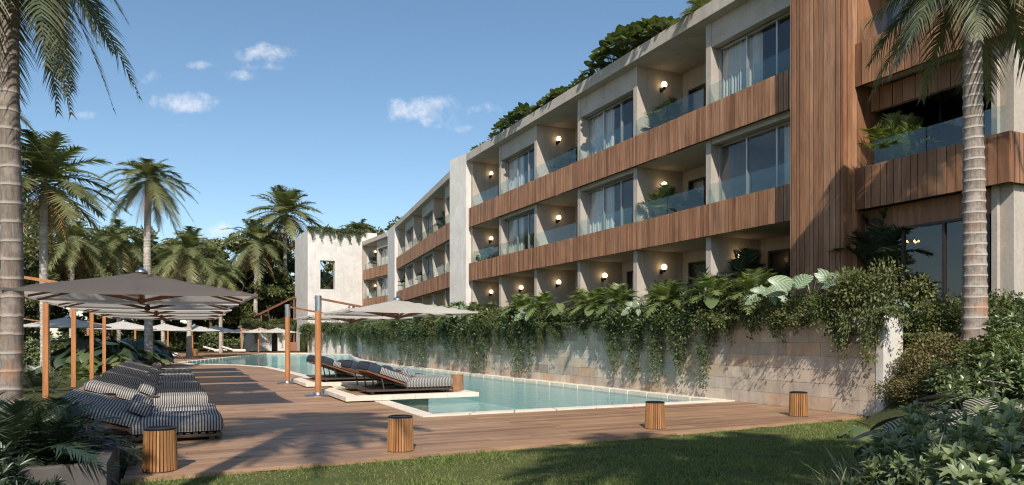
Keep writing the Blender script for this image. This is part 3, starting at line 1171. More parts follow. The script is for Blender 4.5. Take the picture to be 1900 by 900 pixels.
# white stucco pier between the first and second wing
m = MB()
m.prism([(15.62, 38.98), (15.36, 41.0), (16.0, 42.0), (22, 42.0), (22, 38.98)], 1.9, 12.44)
o = m.build('white_pier', 'white_stucco', hotel)
ang2 = math.atan2(19.4 - 16.3, 66.1 - 42.0)
F2 = frame(16.25, 41.9, ang2)
E2 = [0.15, 4.2, 8.25, 12.3, 16.3, 20.3, 24.2]
wing(F2, E2, [['bal'] * 6, ['win', 'bal', 'win', 'bal', 'win', 'bal'], ['win', 'bal', 'win', 'bal', 'win', 'bal']], roof_d=8)
m = MB(F2)
m.box(24.35, 28.9, -.2, 8, 1.9, ZR1 + .02)
o = m.build('white_pier', 'white_stucco', hotel)
F3 = frame(20.05, 71.1, -.06)
wing(F3, [.1, 4.3, 8.6], [['bal'] * 2, ['win', 'bal'], ['win', 'bal']], roof_d=7)
m = MB(F3)
boards(m, 8.75, 9.7, 3.2, ZR0 - .05, -.05)
m.build('timber_strip', 'cladding_wood', hotel)
m = MB(F3)
m.box(8.74, 9.8, -.04, 5, 1.9, ZR0 + .42)
m.build('end_wall', 'concrete', hotel)

# --- timber tower and the near section
m = MB()
m.box(15.36, 17.6, 12.66, 14.2, 1.9, 15.5)
tw = m.build('stair_tower', 'dark_interior', hotel)
m = MB(FM)
boards(m, 12.62, 14.36, 1.9, 15.6, -.44, w=.17)
m.build('tower_cladding', 'cladding_wood', tw)


def FX(s, d, z):        # boards on a face looking back at the camera (-Y): s runs along +X
    return (s, 12.66 + d, z)


m = MB(FX)
boards(m, 15.34, 15.84, 1.9, 15.6, 0, w=.17)
m.build('tower_cladding', 'cladding_wood', tw)

NS0, NS1 = 8.87, 12.62
m = MB()
for za, zb in ((ZB2 + .02, Z2), (ZB3 + .02, Z3), (ZR0, ZR1)):
    m.box(15.86, 26, NS0 + .06, NS1, za, zb)
m.build('floor_slab', 'concrete', hotel)
for z0, z1 in ((ZB2 - .06, ZT2 - .03), (ZB3 - .08, ZT3 - .1)):
    m = MB(FM)
    m.box(NS0 + .05, NS1 + .02, -.03, .10, z0 + .03, z1 - .02)
    m.box(NS0 + .05, NS0 + .18, .10, 8, z0 + .03, z1 - .02)
    m.build('upstand', 'dark_frame', hotel)
    m = MB(FM)
    boards(m, NS0 + .02, NS1, z0, z1, -.03, w=.26)
    m.build('timber_band', 'cladding_wood', hotel)
    m = MB(lambda s, d, z: (s, NS0 + .05 + d, z))
    boards(m, 15.74, 24, z0, z1, 0, w=.2)
    m.build('timber_band', 'cladding_wood', hotel)
# timber beam below the upper band, recessed room behind
m = MB(FM)
boards(m, 9.5, 12.62, 7.42, 7.99, .55, w=.3)
m.build('timber_beam', 'cladding_wood', hotel)
m = MB()
m.box(15.86, 19.4, 12.625, 12.655, GF, 11.9)
m.box(16.1, 16.4, 9.4, 12.62, 4.3, 4.86)
m.build('timber_lining', 'cladding_wood', hotel)
m = MB()
m.box(16.36, 16.5, 9.3, 12.62, 7.44, 8.0)
m.box(16.1, 17.8, 9.02, 9.3, Z2, ZB3)
m.box(16.1, 17.8, 9.02, 9.3, GF, ZB2)
m.box(16.0, 24, 9.3, 9.42, Z2, ZB3)
m.box(16.0, 24, 9.3, 9.42, GF, ZB2)
m.box(24, 24.2, 9, 12.6, 2, 12)
m.build('side_wall', 'concrete', hotel)
m = MB()
m.box(17.4, 17.5, 9.42, 12.6, GF, ZB2)
m.box(19.5, 19.6, 9.42, 12.6, Z2, ZB3)
m.box(16.6, 19.5, 12.5, 12.6, Z2, ZB3)
m.box(19.5, 19.6, 9.42, 12.6, Z3, ZR0)
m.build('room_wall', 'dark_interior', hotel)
window(FM, 9.5, 12.6, GF, 4.3, .32, None, 3, fm='dark_frame')
window(FM, 9.5, 12.6, Z2, 7.9, 1.75, [(.0, .1)], 3, fm='dark_frame')
window(FM, 9.5, 12.6, Z3, 11.6, 1.2, [(.8, 1)], 3, fm='dark_frame')
railing(FM, NS0 + .2, NS1 - .05, ZT2 - .04, h=.62, d=.1)
railing(FM, NS0 + .2, NS1 - .05, ZT3 - .1, h=.62, d=.1)
m = MB()
m.box(15.5, 26, NS0 - .2, NS1 + 2, ZR0 + .01, ZR1 + .01)
m.build('roof', 'concrete', hotel)
# chandelier seen through the near ground-floor window
m = MB()
m.tube([(16.9, 11.9, 4.86), (16.9, 11.9, 4.05)], .01, 6)
m.lathe((16.9, 11.9, 3.98), [(.03, 0), (.05, .03), (.03, .08)], 10)
for k in range(6):
    t = k * math.pi / 3
    m.tube([(16.9, 11.9, 4.0), (16.9 + .15 * math.cos(t), 11.9 + .15 * math.sin(t), 3.97)], .008, 5)
ch = m.build('chandelier', 'bronze', org=(16.9, 11.9, 3.9))
tag(ch, 'small lit chandelier glowing behind the dark ground floor glazing', 'chandelier')
m = MB()
for k in range(6):
    t = k * math.pi / 3
    m.lathe((16.9 + .16 * math.cos(t), 11.9 + .16 * math.sin(t), 3.985), [(.008, 0), (.026, .02), (.02, .05), (.004, .07)], 8)
m.build('candle_bulb', 'chandelier_glow', ch, smooth=True)

# ------------------------------------------------------------------ white end building
endb = empty('white_building', (16.6, 80.5, 0), local=False)
tag(endb, 'plain white stucco building with one square dark opening, behind the pool', 'building')
m = MB()
X0, X1, Y0 = 13.4, 19.9, 79.9
wx0, wx1, wz0, wz1 = 14.75, 16.35, 6.9, 10.1
m.box(X0, wx0, Y0, Y0 + .5, 0, 13.5)
m.box(wx1, X1, Y0, Y0 + .5, 0, 13.5)
m.box(wx0, wx1, Y0, Y0 + .5, wz1, 13.5)
m.box(wx0, wx1, Y0, Y0 + .5, 0, wz0)
m.box(X0, X0 + .5, Y0 + .5, Y0 + 9, 0, 13.5)
m.box(X1 - .4, X1, Y0 + .5, Y0 + 9, 0, 13.5)
m.build('wall', 'white_stucco', endb)
m = MB()
m.box(X0 + .5, X1 - .4, Y0 + .5, Y0 + 9, 12.6, 12.9)
m.build('roof', 'concrete', endb)
m = MB()
m.box(wx0, wx1, Y0 + .38, Y0 + .44, wz0, wz0 + .08)
m.box(wx0, wx1, Y0 + .38, Y0 + .44, wz1 - .08, wz1)
m.box(wx0, wx0 + .08, Y0 + .38, Y0 + .44, wz0 + .08, wz1 - .08)
m.box(wx1 - .08, wx1, Y0 + .38, Y0 + .44, wz0 + .08, wz1 - .08)
w_ = m.build('window', 'aluminium', endb)
m = MB()
m.quad((wx0, Y0 + .46, wz0), (wx1, Y0 + .46, wz0), (wx1, Y0 + .46, wz1), (wx0, Y0 + .46, wz1))
m.build('pane', 'rail_glass', w_)
m = MB()
m.box(X0 + .5, X1 - .4, Y0 + 3.5, Y0 + 3.6, 0, 6.6)
m.build('room_wall', 'dark_interior', endb)
m = MB()          # side wing with stacked openings beside the hotel
for z0, z1 in ((0, 3.6), (5.6, 6.3), (8.4, 9.1), (11.3, 13.4)):
    m.box(19.9, 21.0, 79.5, 80.3, z0, z1)
m.box(19.9, 20.05, 79.5, 80.3, 3.6, 11.3)
m.build('stacked_openings', 'white_stucco', endb)

# ------------------------------------------------------------------ pool bar, steps, far terraces
bar = empty('pool_bar', (10.5, 90, 0), local=False)
tag(bar, 'low white pool bar with a dark doorway beyond the water', 'pavilion')
m = MB()
m.box(7.6, 10.6, 88.0, 88.4, 0, 2.75)
m.box(11.3, 12.6, 88.0, 88.4, 0, 2.75)
m.box(7.6, 8.0, 88.4, 94, 0, 2.75)
m.box(10.6, 11.3, 88.0, 88.4, 2.3, 2.75)
m.box(14.5, 20, 86.0, 86.4, 0, 2.9)
m.build('wall', 'white_stucco', bar)
m = MB()
m.box(7.3, 20.2, 87.6, 95, 2.75, 3.0)
m.build('roof', 'concrete', bar)
m = MB()
m.box(8.0, 20, 92, 92.2, 0, 2.75)
m.build('back_wall', 'interior_plaster', bar)
m = MB()
m.box(12.2, 14.6, 87.2, 87.8, 0, 1.05)
m.build('counter', 'terracotta', bar)

sw = MB()
for k in range(11):
    x = 1.0 + k * 1.35
    sw.box(x, x + 1.37, 97 - .0, 99.5, 0, 2.2 + k * .38)
o = sw.build('stepped_ramp', 'concrete', org=(8, 98, 0))
tag(o, 'pale stepped garden ramp climbing behind the pool bar', 'ramp')
m = MB()
m.box(-9, 3.5, 95.0, 95.4, 0, 1.75)
o = m.build('garden_wall', 'coping_stone', org=(-3, 95, 0))
tag(o, 'low sandy garden wall beyond the far sun beds', 'wall')
m = MB()
m.box(-3.5, 7.4, 100.2, 100.6, 0, 3.1)
o = m.build('garden_wall', 'coping_stone', org=(2, 100, 0))
tag(o, 'upper sandy garden wall standing behind the ramp', 'wall')

pg = empty('pergola', (12.5, 91, 0), local=False)
tag(pg, 'brown timber lean-to canopy rising beside the white building', 'pergola')
m = MB()
for k in range(14):
    y0 = 87.5 + k * .42
    m.hexa([(9.2, y0, 4.2), (13.3, y0, 6.4), (13.3, y0 + .34, 6.4), (9.2, y0 + .34, 4.2), (9.2, y0, 4.32), (13.3, y0, 6.52), (13.3, y0 + .34, 6.52), (9.2, y0 + .34, 4.32)])
m.build('slat_roof', 'rib_wood', pg)
for x, z in ((9.4, 4.2), (13.1, 6.2)):
    for y in (87.7, 93.0):
        m = MB()
        m.box(x - .08, x + .08, y - .08, y + .08, 3.0 if x < 10 else 0, z + .1)
        m.build('post', 'rib_wood', pg)
# @@OBJECTS@@
# ================================================================== furniture
def umbrella(kind, hub, mast, arm_dir=None, half=2.2, ze=2.5, zp=3.02, mast_top=2.95, hubz=2.4, canopy='canopy_beige', square=True, outer=None, rot=0.0, ysc=1.0):
    """cantilever parasol; local origin at mast foot; hub = (dx, dy) from the mast"""
    root = empty(kind, (0, 0, 0))
    hx, hy = hub
    m = MB()
    if square:
        m.box(-.065, .065, -.065, .065, .02, mast_top)
        m.build('mast', 'post_wood', root, bev=.006)
        m = MB()
        m.box(-.16, .16, -.16, .16, 0, .02)
        m.build('base_plate', 'bronze', root)
    else:
        m.tube([(0, 0, .05), (0, 0, mast_top - .42)], .085, 16)
        m.build('mast', 'post_wood', root, smooth=False)
        m = MB()
        m.tube([(0, 0, mast_top - .42), (0, 0, mast_top)], .09, 16)
        m.build('steel_cap', 'steel', root)
        m = MB()
        m.lathe((0, 0, 0), [(.36, 0), (.36, .03), (.30, .05), (.13, .06), (.12, .10)], 28)
        m.build('base_plate', 'steel', root)
    d = Vector((hx, hy, 0)).normalized()
    m = MB()
    m.bar((-d.x * .1, -d.y * .1, mast_top - .06), (hx, hy, hubz + .1), .05, .06)
    m.build('arm', 'post_wood' if square else 'rib_wood', root)
    # canopy: pyramid with slightly hollow panels
    n = 14

    def surf(u, v, off=0.0):
        r = max(abs(u), abs(v))
        q = min(abs(u), abs(v)) / max(r, 1e-6)
        sag = .055 * r * (1 - abs(2 * q - 1)) if q < 1 else 0
        sag = .07 * r * (1 - q) * min(1, q * 3 + .3) * (1 if q > 0 else 1)
        edge = 1 - .035 * r * (1 - q ** 2)
        z = zp - (zp - ze) * (r ** .92) - sag * .6 + off
        x, y = u * half * edge, v * half * edge * ysc
        c_, s_ = math.cos(rot), math.sin(rot)
        return (hx + x * c_ - y * s_, hy + x * s_ + y * c_, z)
    def grid(off):
        m = MB()
        idx = {}
        for j in range(n + 1):
            for i in range(n + 1):
                idx[i, j] = m._p(surf(-1 + 2 * i / n, -1 + 2 * j / n, off))
        for j in range(n):
            for i in range(n):
                m.f.append([idx[i, j], idx[i + 1, j], idx[i + 1, j + 1], idx[i, j + 1]])
        return m, idx
    m, idx = grid(0)
    # hem
    ring = [(i, 0) for i in range(n)] + [(n, j) for j in range(n)] + [(i, n) for i in range(n, 0, -1)] + [(0, j) for j in range(n, 0, -1)]
    low = []
    for k in ring:
        x, y, z = m.v[idx[k]]
        low.append(m._p((x, y, z - .05)))
    for a in range(len(ring)):
        b = (a + 1) % len(ring)
        m.f.append([idx[ring[a]], low[a], low[b], idx[ring[b]]])
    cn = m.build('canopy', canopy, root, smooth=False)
    if outer:
        m, _ = grid(.012)
        m.build('canopy_cover', outer, cn, smooth=False)
    m = MB()
    m.lathe((hx, hy, zp - .03), [(.13, 0), (.12, .05), (.06, .09), (.02, .13)], 16)
    m.build('finial_cap', 'steel', root, smooth=True)
    m = MB()
    m.tube([(hx, hy, hubz - .08), (hx, hy, zp - .04)], .035, 10)
    m.lathe((hx, hy, hubz - .06), [(.06, 0), (.085, .04), (.06, .12)], 12)
    m.build('hub', 'rib_wood', root)
    for k, (u, v) in enumerate([(1, 1), (0, 1), (-1, 1), (-1, 0), (-1, -1), (0, -1), (1, -1), (1, 0)]):
        e = Vector(surf(u * .97, v * .97, -.05))
        c = Vector(surf(u * .03, v * .03, -.05))
        mid = Vector(surf(u * .55, v * .55, -.055))
        m = MB()
        m.bar(c, mid, .045, .05)
        m.bar(mid, e, .04, .045)
        r_ = m.build('rib', 'rib_wood', root)
        m = MB()
        m.bar((hx + (mid.x - hx) * .06, hy + (mid.y - hy) * .06, hubz), mid + Vector((0, 0, -.01)), .05, .05)
        m.build('strut', 'rib_wood', r_)
    return root


first = umbrella('cantilever_umbrella', (2.45, 0), None, canopy='canopy_painted_shade', ysc=.84)
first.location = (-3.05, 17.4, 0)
tag(first, 'nearest wooden parasol of the left row with canopy top coloured dark as if shaded', 'umbrella', 'wooden parasols over the left sun bed row')
p2 = umbrella('cantilever_umbrella', (2.35, 0), None, ysc=.84)
p2.location = (-2.96, 21.9, 0)
tag(p2, 'beige parasol standing second in the left row, just behind the dark topped one', 'umbrella', 'wooden parasols over the left sun bed row')
for i, (x, y) in enumerate([(-2.82, 26.4), (-2.72, 30.9), (-2.65, 35.4)]):
    c = copy_tree(p2)
    c.location = (x, y, 0)
    tag(c, 'beige parasol on a square timber mast, %s in the left row of sun beds' % ORD[i + 2], 'umbrella', 'wooden parasols over the left sun bed row')

pr = umbrella('cantilever_umbrella', (2.1, -.45), None, half=1.72, ze=2.30, zp=2.66, mast_top=2.74, hubz=2.16, square=False)
pr.location = (3.6, 19.8, 0)
tag(pr, 'beige parasol on a round timber mast with steel base, shading the nearer pool platform', 'umbrella', 'round masted parasols on the pool edge')
c = copy_tree(pr)
c.location = (3.6, 25.5, 0)
tag(c, 'beige parasol on a round timber mast, behind the nearer poolside one', 'umbrella', 'round masted parasols on the pool edge')

pw = umbrella('garden_umbrella', (1.9, 0), None, half=1.8, ze=2.15, zp=2.62, mast_top=2.6, hubz=2.1, canopy='canopy_white')
far_u = [((-6.6, 41.5), 'pale parasol in the garden seen between the first two square masts'),
         ((-4.6, 50), 'pale parasol in the garden behind the left palm bed'),
         ((-2.4, 58), 'pale parasol beyond the broad leaved bed, left of the pool tip'),
         ((-.3, 62), 'pale parasol right of the thick palm trunk beyond the left row'),
         ((1.6, 68), 'pale parasol above the far sun beds with a lantern beside them'),
         ((5.0, 84), 'left one of the two pale parasols in front of the white pool bar'),
         ((6.6, 80), 'right one of the two pale parasols in front of the white pool bar'),
         ((8.2, 79), 'pale parasol with its canopy reaching over the pool bar roof')]
for i, ((x, y), lb) in enumerate(far_u):
    c = pw if i == 0 else copy_tree(pw)
    c.location = (x, y, 0)
    tag(c, lb, 'umbrella', 'pale parasols in the far garden')


def cushion(x0, x1, y0, y1, z0, z1, r=.07, nx=14, ny=8, puff=.02):
    """soft box with rounded edges and a little puff, as one skin"""
    m = MB()
    cx, cy, cz = (x0 + x1) / 2, (y0 + y1) / 2, (z0 + z1) / 2
    hx, hy, hz = (x1 - x0) / 2, (y1 - y0) / 2, (z1 - z0) / 2
    r = min(r, hz * .95)

    def warp(a, b, c_):          # cube point in -1..1 -> rounded box
        p = Vector((a * hx, b * hy, c_ * hz))
        q = Vector((max(-hx + r, min(hx - r, p.x)), max(-hy + r, min(hy - r, p.y)), max(-hz + r, min(hz - r, p.z))))
        dlt = p - q
        if dlt.length > 1e-9:
            dlt = dlt.normalized() * r
        p = q + dlt
        if c_ > 0:
            p.z += puff * (1 - a ** 4) * (1 - b ** 4) + .006 * math.sin(a * 7 + b * 3)
        return (p.x + cx, p.y + cy, p.z + cz)
    us = [-1, -1 + r / hx * .5, -1 + r / hx] + [-1 + r / hx + (2 - 2 * r / hx) * k / nx for k in range(1, nx)] + [1 - r / hx, 1 - r / hx * .5, 1]
    vs_ = [-1, -1 + r / hy * .5, -1 + r / hy] + [-1 + r / hy + (2 - 2 * r / hy) * k / ny for k in range(1, ny)] + [1 - r / hy, 1 - r / hy * .5, 1]
    ws = [-1, -1 + r / hz * .5, 0, 1 - r / hz * .5, 1]
    key = {}

    def P(a, b, c_):
        k = (round(a, 5), round(b, 5), round(c_, 5))
        if k not in key:
            key[k] = m._p(warp(a, b, c_))
        return key[k]
    for A, B, fn in ((us, vs_, lambda a, b: (a, b, 1)), (us, vs_, lambda a, b: (a, b, -1)), (us, ws, lambda a, b: (a, 1, b)), (us, ws, lambda a, b: (a, -1, b)),
                     (vs_, ws, lambda a, b: (1, a, b)), (vs_, ws, lambda a, b: (-1, a, b))):
        for i in range(len(A) - 1):
            for j in range(len(B) - 1):
                m.f.append([P(*fn(A[i], B[j])), P(*fn(A[i + 1], B[j])), P(*fn(A[i + 1], B[j + 1])), P(*fn(A[i], B[j + 1]))])
    return m


def lounger(width=1.22, pillow='striped_fabric', throw=None, fabricm='striped_fabric', tilt=17, name='sun_lounger', small_pillow=None):
    """head at -X, foot at +X, origin under the foot end's near corner side centre"""
    root = empty(name)
    w = width / 2
    m = MB()
    m.box(-2.3, 0, -w, w, .05, .095)
    for k in range(12):
        x = -1.28 + k * .108
        m.box(x, x + .07, -w + .04, w - .04, .095, .118)
    m.build('frame', 'bronze', root, bev=.006)
    for x in (-2.15, -.15):
        for s in (-1, 1):
            m = MB()
            m.box(x - .04, x + .04, s * (w - .09) - .035, s * (w - .09) + .035, 0, .05)
            m.build('leg', 'bronze', root)
    c = cushion(-1.3, .02, -w, w, .12, .36, .075)
    c.build('seat_mattress', fabricm, root, smooth=True)
    # the back, built flat about its hinge and tilted
    c = cushion(-1.22, 0, -w, w, .0, .17, .07, nx=12)
    b = c.build('back_mattress', fabricm, root, smooth=True)
    b.location = (-1.16, 0, .20)
    b.rotation_euler = (0, R(tilt), 0)
    m = MB()
    m.box(-1.2, .0, -w + .02, w - .02, -.055, -.008)
    f = m.build('back_frame', 'rib_wood', root, bev=.005)
    f.location = b.location
    f.rotation_euler = b.rotation_euler
    ca, sa = math.cos(R(tilt)), math.sin(R(tilt))
    for s in (-1, 1):
        m = MB()
        m.bar((-1.16 - .8 * ca, s * (w - .1), .14 + .8 * sa), (-1.95 + .1, s * (w - .1), .09), .03, .03)
        m.build('support', 'bronze', root)
    if pillow:
        c = cushion(-.17, .17, -w * .55, w * .55, -.075, .075, .07, nx=8)
        p = c.build('pillow', pillow, root, smooth=True)
        p.location = (-1.16 - .02, 0, .48)
        p.rotation_euler = (0, R(24), 0)
    if throw:
        c = cushion(-1.24, -.86, -w - .015, w + .015, -.03, .20, .08, nx=6)
        p = c.build('towel', throw, root, smooth=True)
        p.location = b.location
        p.rotation_euler = b.rotation_euler
    if small_pillow:
        c = cushion(-.17, .17, -.2, .2, -.06, .06, .055, nx=6)
        p = c.build('small_pillow', small_pillow, root, smooth=True)
        p.location = (-1.12, -.12, .50)
        p.rotation_euler = (0, R(40), R(18))
    return root


GL = 'striped sun beds in the left row'
lo = lounger(1.14)
rows = [(12.62, 'front bed'), (13.93, 'rear bed'), (17.05, 'front bed'), (18.36, 'rear bed'), (21.4, 'front bed'), (22.71, 'rear bed'),
        (25.8, 'front bed'), (27.1, 'rear bed'), (30.2, 'front bed'), (31.5, 'rear bed')]
for i, (y, wh) in enumerate(rows):
    c = lo if i == 0 else copy_tree(lo)
    c.location = (.72 - .004 * (y - 12), y, 0)
    c.rotation_euler = (0, 0, R(random.uniform(-1.2, 1.2)))
    lb = {0: 'black and cream striped sun bed nearest the front slatted lantern', 1: 'striped sun bed pushed against the back of the nearest one'}.get(i, 'striped sun bed in the %s pair of the left row, its %s' % (ORD[i // 2], wh))
    tag(c, lb, 'sun bed', GL)

lp = lounger(1.18, throw='navy_fabric', small_pillow='grey_blue_fabric', tilt=20)
GP = 'sun beds on the stone platforms in the pool'
for i, (x, y, lb) in enumerate([(6.72, 18.25, 'striped sun bed with navy towel on the nearer pool platform, closest to the camera'),
                                (6.6, 19.62, 'striped sun bed with navy towel on the nearer pool platform, behind its twin'),
                                (6.7, 24.0, 'striped sun bed on the farther pool platform, its front one'),
                                (6.6, 25.35, 'striped sun bed on the farther pool platform, its rear one')]):
    c = lp if i == 0 else copy_tree(lp)
    c.location = (x, y, .175)
    tag(c, lb, 'sun bed', GP)

lw = lounger(1.0, pillow=None, fabricm='white_fabric')
GW = 'plain pale sun beds in the distance'
for i, (x, y, rz, lb) in enumerate([(6.9, 79.0, 0, 'plain pale sun bed right of the far umbrella pole, before the pool bar'),
                                    (5.2, 80.4, 0, 'plain pale sun bed left of the far umbrella pole, before the pool bar'),
                                    (.4, 62.5, 0, 'plain pale sun bed at the left tip of the pool, nearer one'),
                                    (.2, 66.5, 0, 'plain pale sun bed at the left tip of the pool, farther one'),
                                    (-6.1, 37.2, 0, 'plain pale sun bed among the grasses left of the second mast')]):
    c = lw if i == 0 else copy_tree(lw)
    c.location = (x, y, .45 if i == 4 else 0)
    tag(c, lb, 'sun bed', GW)

# stone platforms
for i, (y0, lb) in enumerate([(17.4, 'stone and timber platform reaching into the pool, nearer one'), (23.15, 'stone and timber platform reaching into the pool, farther one')]):
    p = empty('pool_platform', (5.5, y0, 0), local=False)
    x0, x1, y1 = 3.82, 7.35, y0 + 3.3
    m = MB()
    for k in range(4):
        a, b = x0 + (x1 - x0) * k / 4, x0 + (x1 - x0) * (k + 1) / 4
        m.box(a + .003, b - .003, y0, y0 + .36, .03, .145)
        m.box(a + .003, b - .003, y1 - .36, y1, .03, .145)
    for k in range(3):
        a, b = y0 + .36 + (y1 - y0 - .72) * k / 3, y0 + .36 + (y1 - y0 - .72) * (k + 1) / 3
        m.box(x0 + .003, x0 + .36, a + .003, b - .003, .03, .145)
        m.box(x1 - .36, x1 - .003, a + .003, b - .003, .03, .145)
    m.build('stone_edge', 'coping_stone', p, bev=.008)
    m = MB()
    y = y0 + .364
    while y < y1 - .40:
        m.box(x0 + .37, x1 - .37, y, y + .128, .06, .150)
        y += .136
    m.build('timber_top', 'deck_wood', p)
    m = MB()
    m.box(x0 + .25, x1 - .45, y0 + .35, y1 - .35, .0, .055)
    m.box(5.3, x1 - 1.0, y0 + 1.2, y1 - .6, -1.14, .0)
    m.build('plinth', 'coping_stone', p)
    tag(p, lb, 'platform', 'platforms in the pool')


# lanterns
def lantern(r0=.185, r1=.165, h=.50, dark=False):
    root = empty('slatted_lantern')
    m = MB()
    n = 30
    for k in range(n):
        t = 2 * math.pi * k / n
        ca, sa = math.cos(t), math.sin(t)
        w = .013
        pts = []
        for z in (0.012, h - .02):
            r = (r0 + (r1 - r0) * (z / h))
            for (dr, dw) in ((-.012, -w), (.008, -w), (.008, w), (-.012, w)):
                pts.append(((r + dr) * ca - dw * sa, (r + dr) * sa + dw * ca, z))
        m.hexa(pts)
    m.build('slats', 'lantern_wood', root)
    m = MB()
    m.lathe((0, 0, 0), [(r1 + .004, h - .022), (r1 + .012, h - .018), (r1 + .012, h), (r1 - .01, h + .004), (r1 - .03, h - .01)], 30)
    m.build('lid', 'black_metal', root)
    m = MB()
    m.lathe((0, 0, 0), [(r0 - .02, 0), (r0 + .004, 0), (r0 + .004, .012), (r0 - .02, .014)], 30)
    m.build('foot_ring', 'bronze', root)
    m = MB()
    m.lathe((0, 0, 0), [(.03, h - .30), (.045, h - .28), (.045, h - .10), (.02, h - .06)], 14)
    m.build('lamp', 'lantern_glow', root, smooth=True)
    m = MB()
    m.lathe((0, 0, 0), [(r0 - .045, .02), (r1 - .045, h - .03)], 20, cap=False)
    m.build('diffuser', 'post_wood', root, smooth=True)
    return root


ln = lantern()
GLN = 'slatted wooden lanterns'
for i, (x, y, s, z, lb) in enumerate([(-.13, 9.55, 1.03, 0, 'slatted wooden lantern on the deck beside the dark planter, glowing warmly'),
                                   (2.91, 9.75, .98, 0, 'slatted wooden lantern standing alone at the front edge of the deck'),
                                   (7.66, 10.2, .94, 0, 'slatted wooden lantern on the deck in front of the right pool corner'),
                                   (11.5, 10.55, .98, 0, 'slatted wooden lantern near the white end pier of the stone wall'),
                                   (-1.15, 15.55, 1.05, 0, 'slatted wooden lantern between the backrests of the first and second bed pairs'),
                                   (-1.15, 19.9, 1.0, 0, 'slatted wooden lantern between the backrests of the second and third bed pairs'),
                                   (-1.0, 58.5, 1.2, 0, 'small slatted lantern beside the far left pool tip, by the pale beds'),
                                   (1.9, 70.5, 1.2, 0, 'small slatted lantern standing free on the far deck before the sandy wall')]):
    c = ln if i == 0 else copy_tree(ln)
    c.location = (x, y, z)
    c.scale = (s, s, s)
    tag(c, lb, 'lantern', GLN)

# wooden stools on the platforms
for i, (x, y, lb) in enumerate([(7.08, 18.3, 'round wooden stool on the right end of the nearer pool platform'), (7.1, 27.6, 'round wooden stool at the pool side behind the farther platform')]):
    s = empty('wooden_stool', (x, y, .15), local=False)
    m = MB()
    m.lathe((x, y, .15), [(.158, 0), (.165, .02), (.165, .40), (.16, .415)], 26)
    m.build('body', 'stump_wood', s, bev=.004)
    m = MB()
    m.lathe((x, y, .565), [(.168, 0), (.17, .008), (.168, .022)], 26)
    m.build('rim', 'lantern_wood', s)
    tag(s, lb, 'stool', 'round wooden stools by the pool')

# side tables between the pairs
st = empty('side_table')
m = MB()
m.lathe((0, 0, 0), [(.2, .43), (.21, .437), (.21, .455), (.2, .46)], 24)
m.build('table_top', 'bronze', st)
m = MB()
m.lathe((0, 0, 0), [(.15, 0), (.15, .015), (.03, .03), (.022, .06), (.022, .40), (.05, .43)], 16)
m.build('pedestal', 'bronze', st)
for i, y in enumerate([15.45, 19.8, 24.2, 28.6]):
    c = st if i == 0 else copy_tree(st)
    c.location = (-.42, y, 0)
    tag(c, 'small dark pedestal table between the %s and %s pairs of striped beds' % (ORD[i], ORD[i + 1]), 'table', 'pedestal tables between the beds')

for i, (x, y, z, lb) in enumerate([(-.55, 12.5, .375, 'small brown cup standing on the seat of the nearest striped bed'), (-.75, 12.35, .375, 'second, lower brown bowl beside the cup on the nearest striped bed')]):
    m = MB()
    m.lathe((x, y, z), [(.03, 0), (.045, .01), (.055, .09 - .04 * i), (.05, .09 - .04 * i), (.04, .02)], 14)
    o = m.build(('cup', 'bowl')[i], 'terracotta', smooth=True)
    tag(o, lb, ('cup', 'bowl')[i])
# dark planter box at the front left
pb = empty('planter_box', (-1.4, 8.6, 0), local=False)
m = MB()
m.box(-3.4, -.56, 7.78, 7.90, -.1, .40)
m.box(-.68, -.56, 7.90, 9.7, -.1, .40)
m.box(-3.4, -.68, 9.58, 9.7, -.1, .40)
m.build('box_wall', 'dark_concrete', pb, bev=.01)
m = MB()
m.box(-3.4, -.68, 7.9, 9.58, -.1, .34)
m.build('soil', 'soil', pb)
tag(pb, 'dark weathered concrete planter box at the front left of the deck', 'planter')

# white rounded vase on the slope
m = MB()
x, y, z = 13.05, 6.7, 1.1
m.lathe((x, y, z), [(.16, 0), (.20, .03), (.25, .2), (.27, .42), (.24, .6), (.17, .7), (.15, .72), (.13, .70), (.10, .6)], 28)
o = m.build('garden_vase', 'stone_white', org=(x, y, z), smooth=True)
tag(o, 'rounded white stone vase at the right edge among the shrubs', 'vase')

# boulders
# ================================================================== vegetation


def trunk_mb(h, r0, r1, ring, lean=(0, 0), n=18, seed=0, flare=.25):
    rs = random.Random(seed)
    m = MB()
    pts, rad = [], []
    steps = max(10, int(h / ring) * 3)
    for k in range(steps + 1):
        t = k / steps
        z = h * t
        fr = (z / ring) % 1.0
        r = r0 + (r1 - r0) * t
        r *= 1 + flare * math.exp(-z / .35)
        r += .012 * (r0 / .2) * (1 if fr < .3 else 0) - .006 * fr
        pts.append((lean[0] * t * t + .03 * math.sin(z * .7 + seed), lean[1] * t * t, z))
        rad.append(r)
    m.tube(pts, rad, n)
    return m, pts[-1]


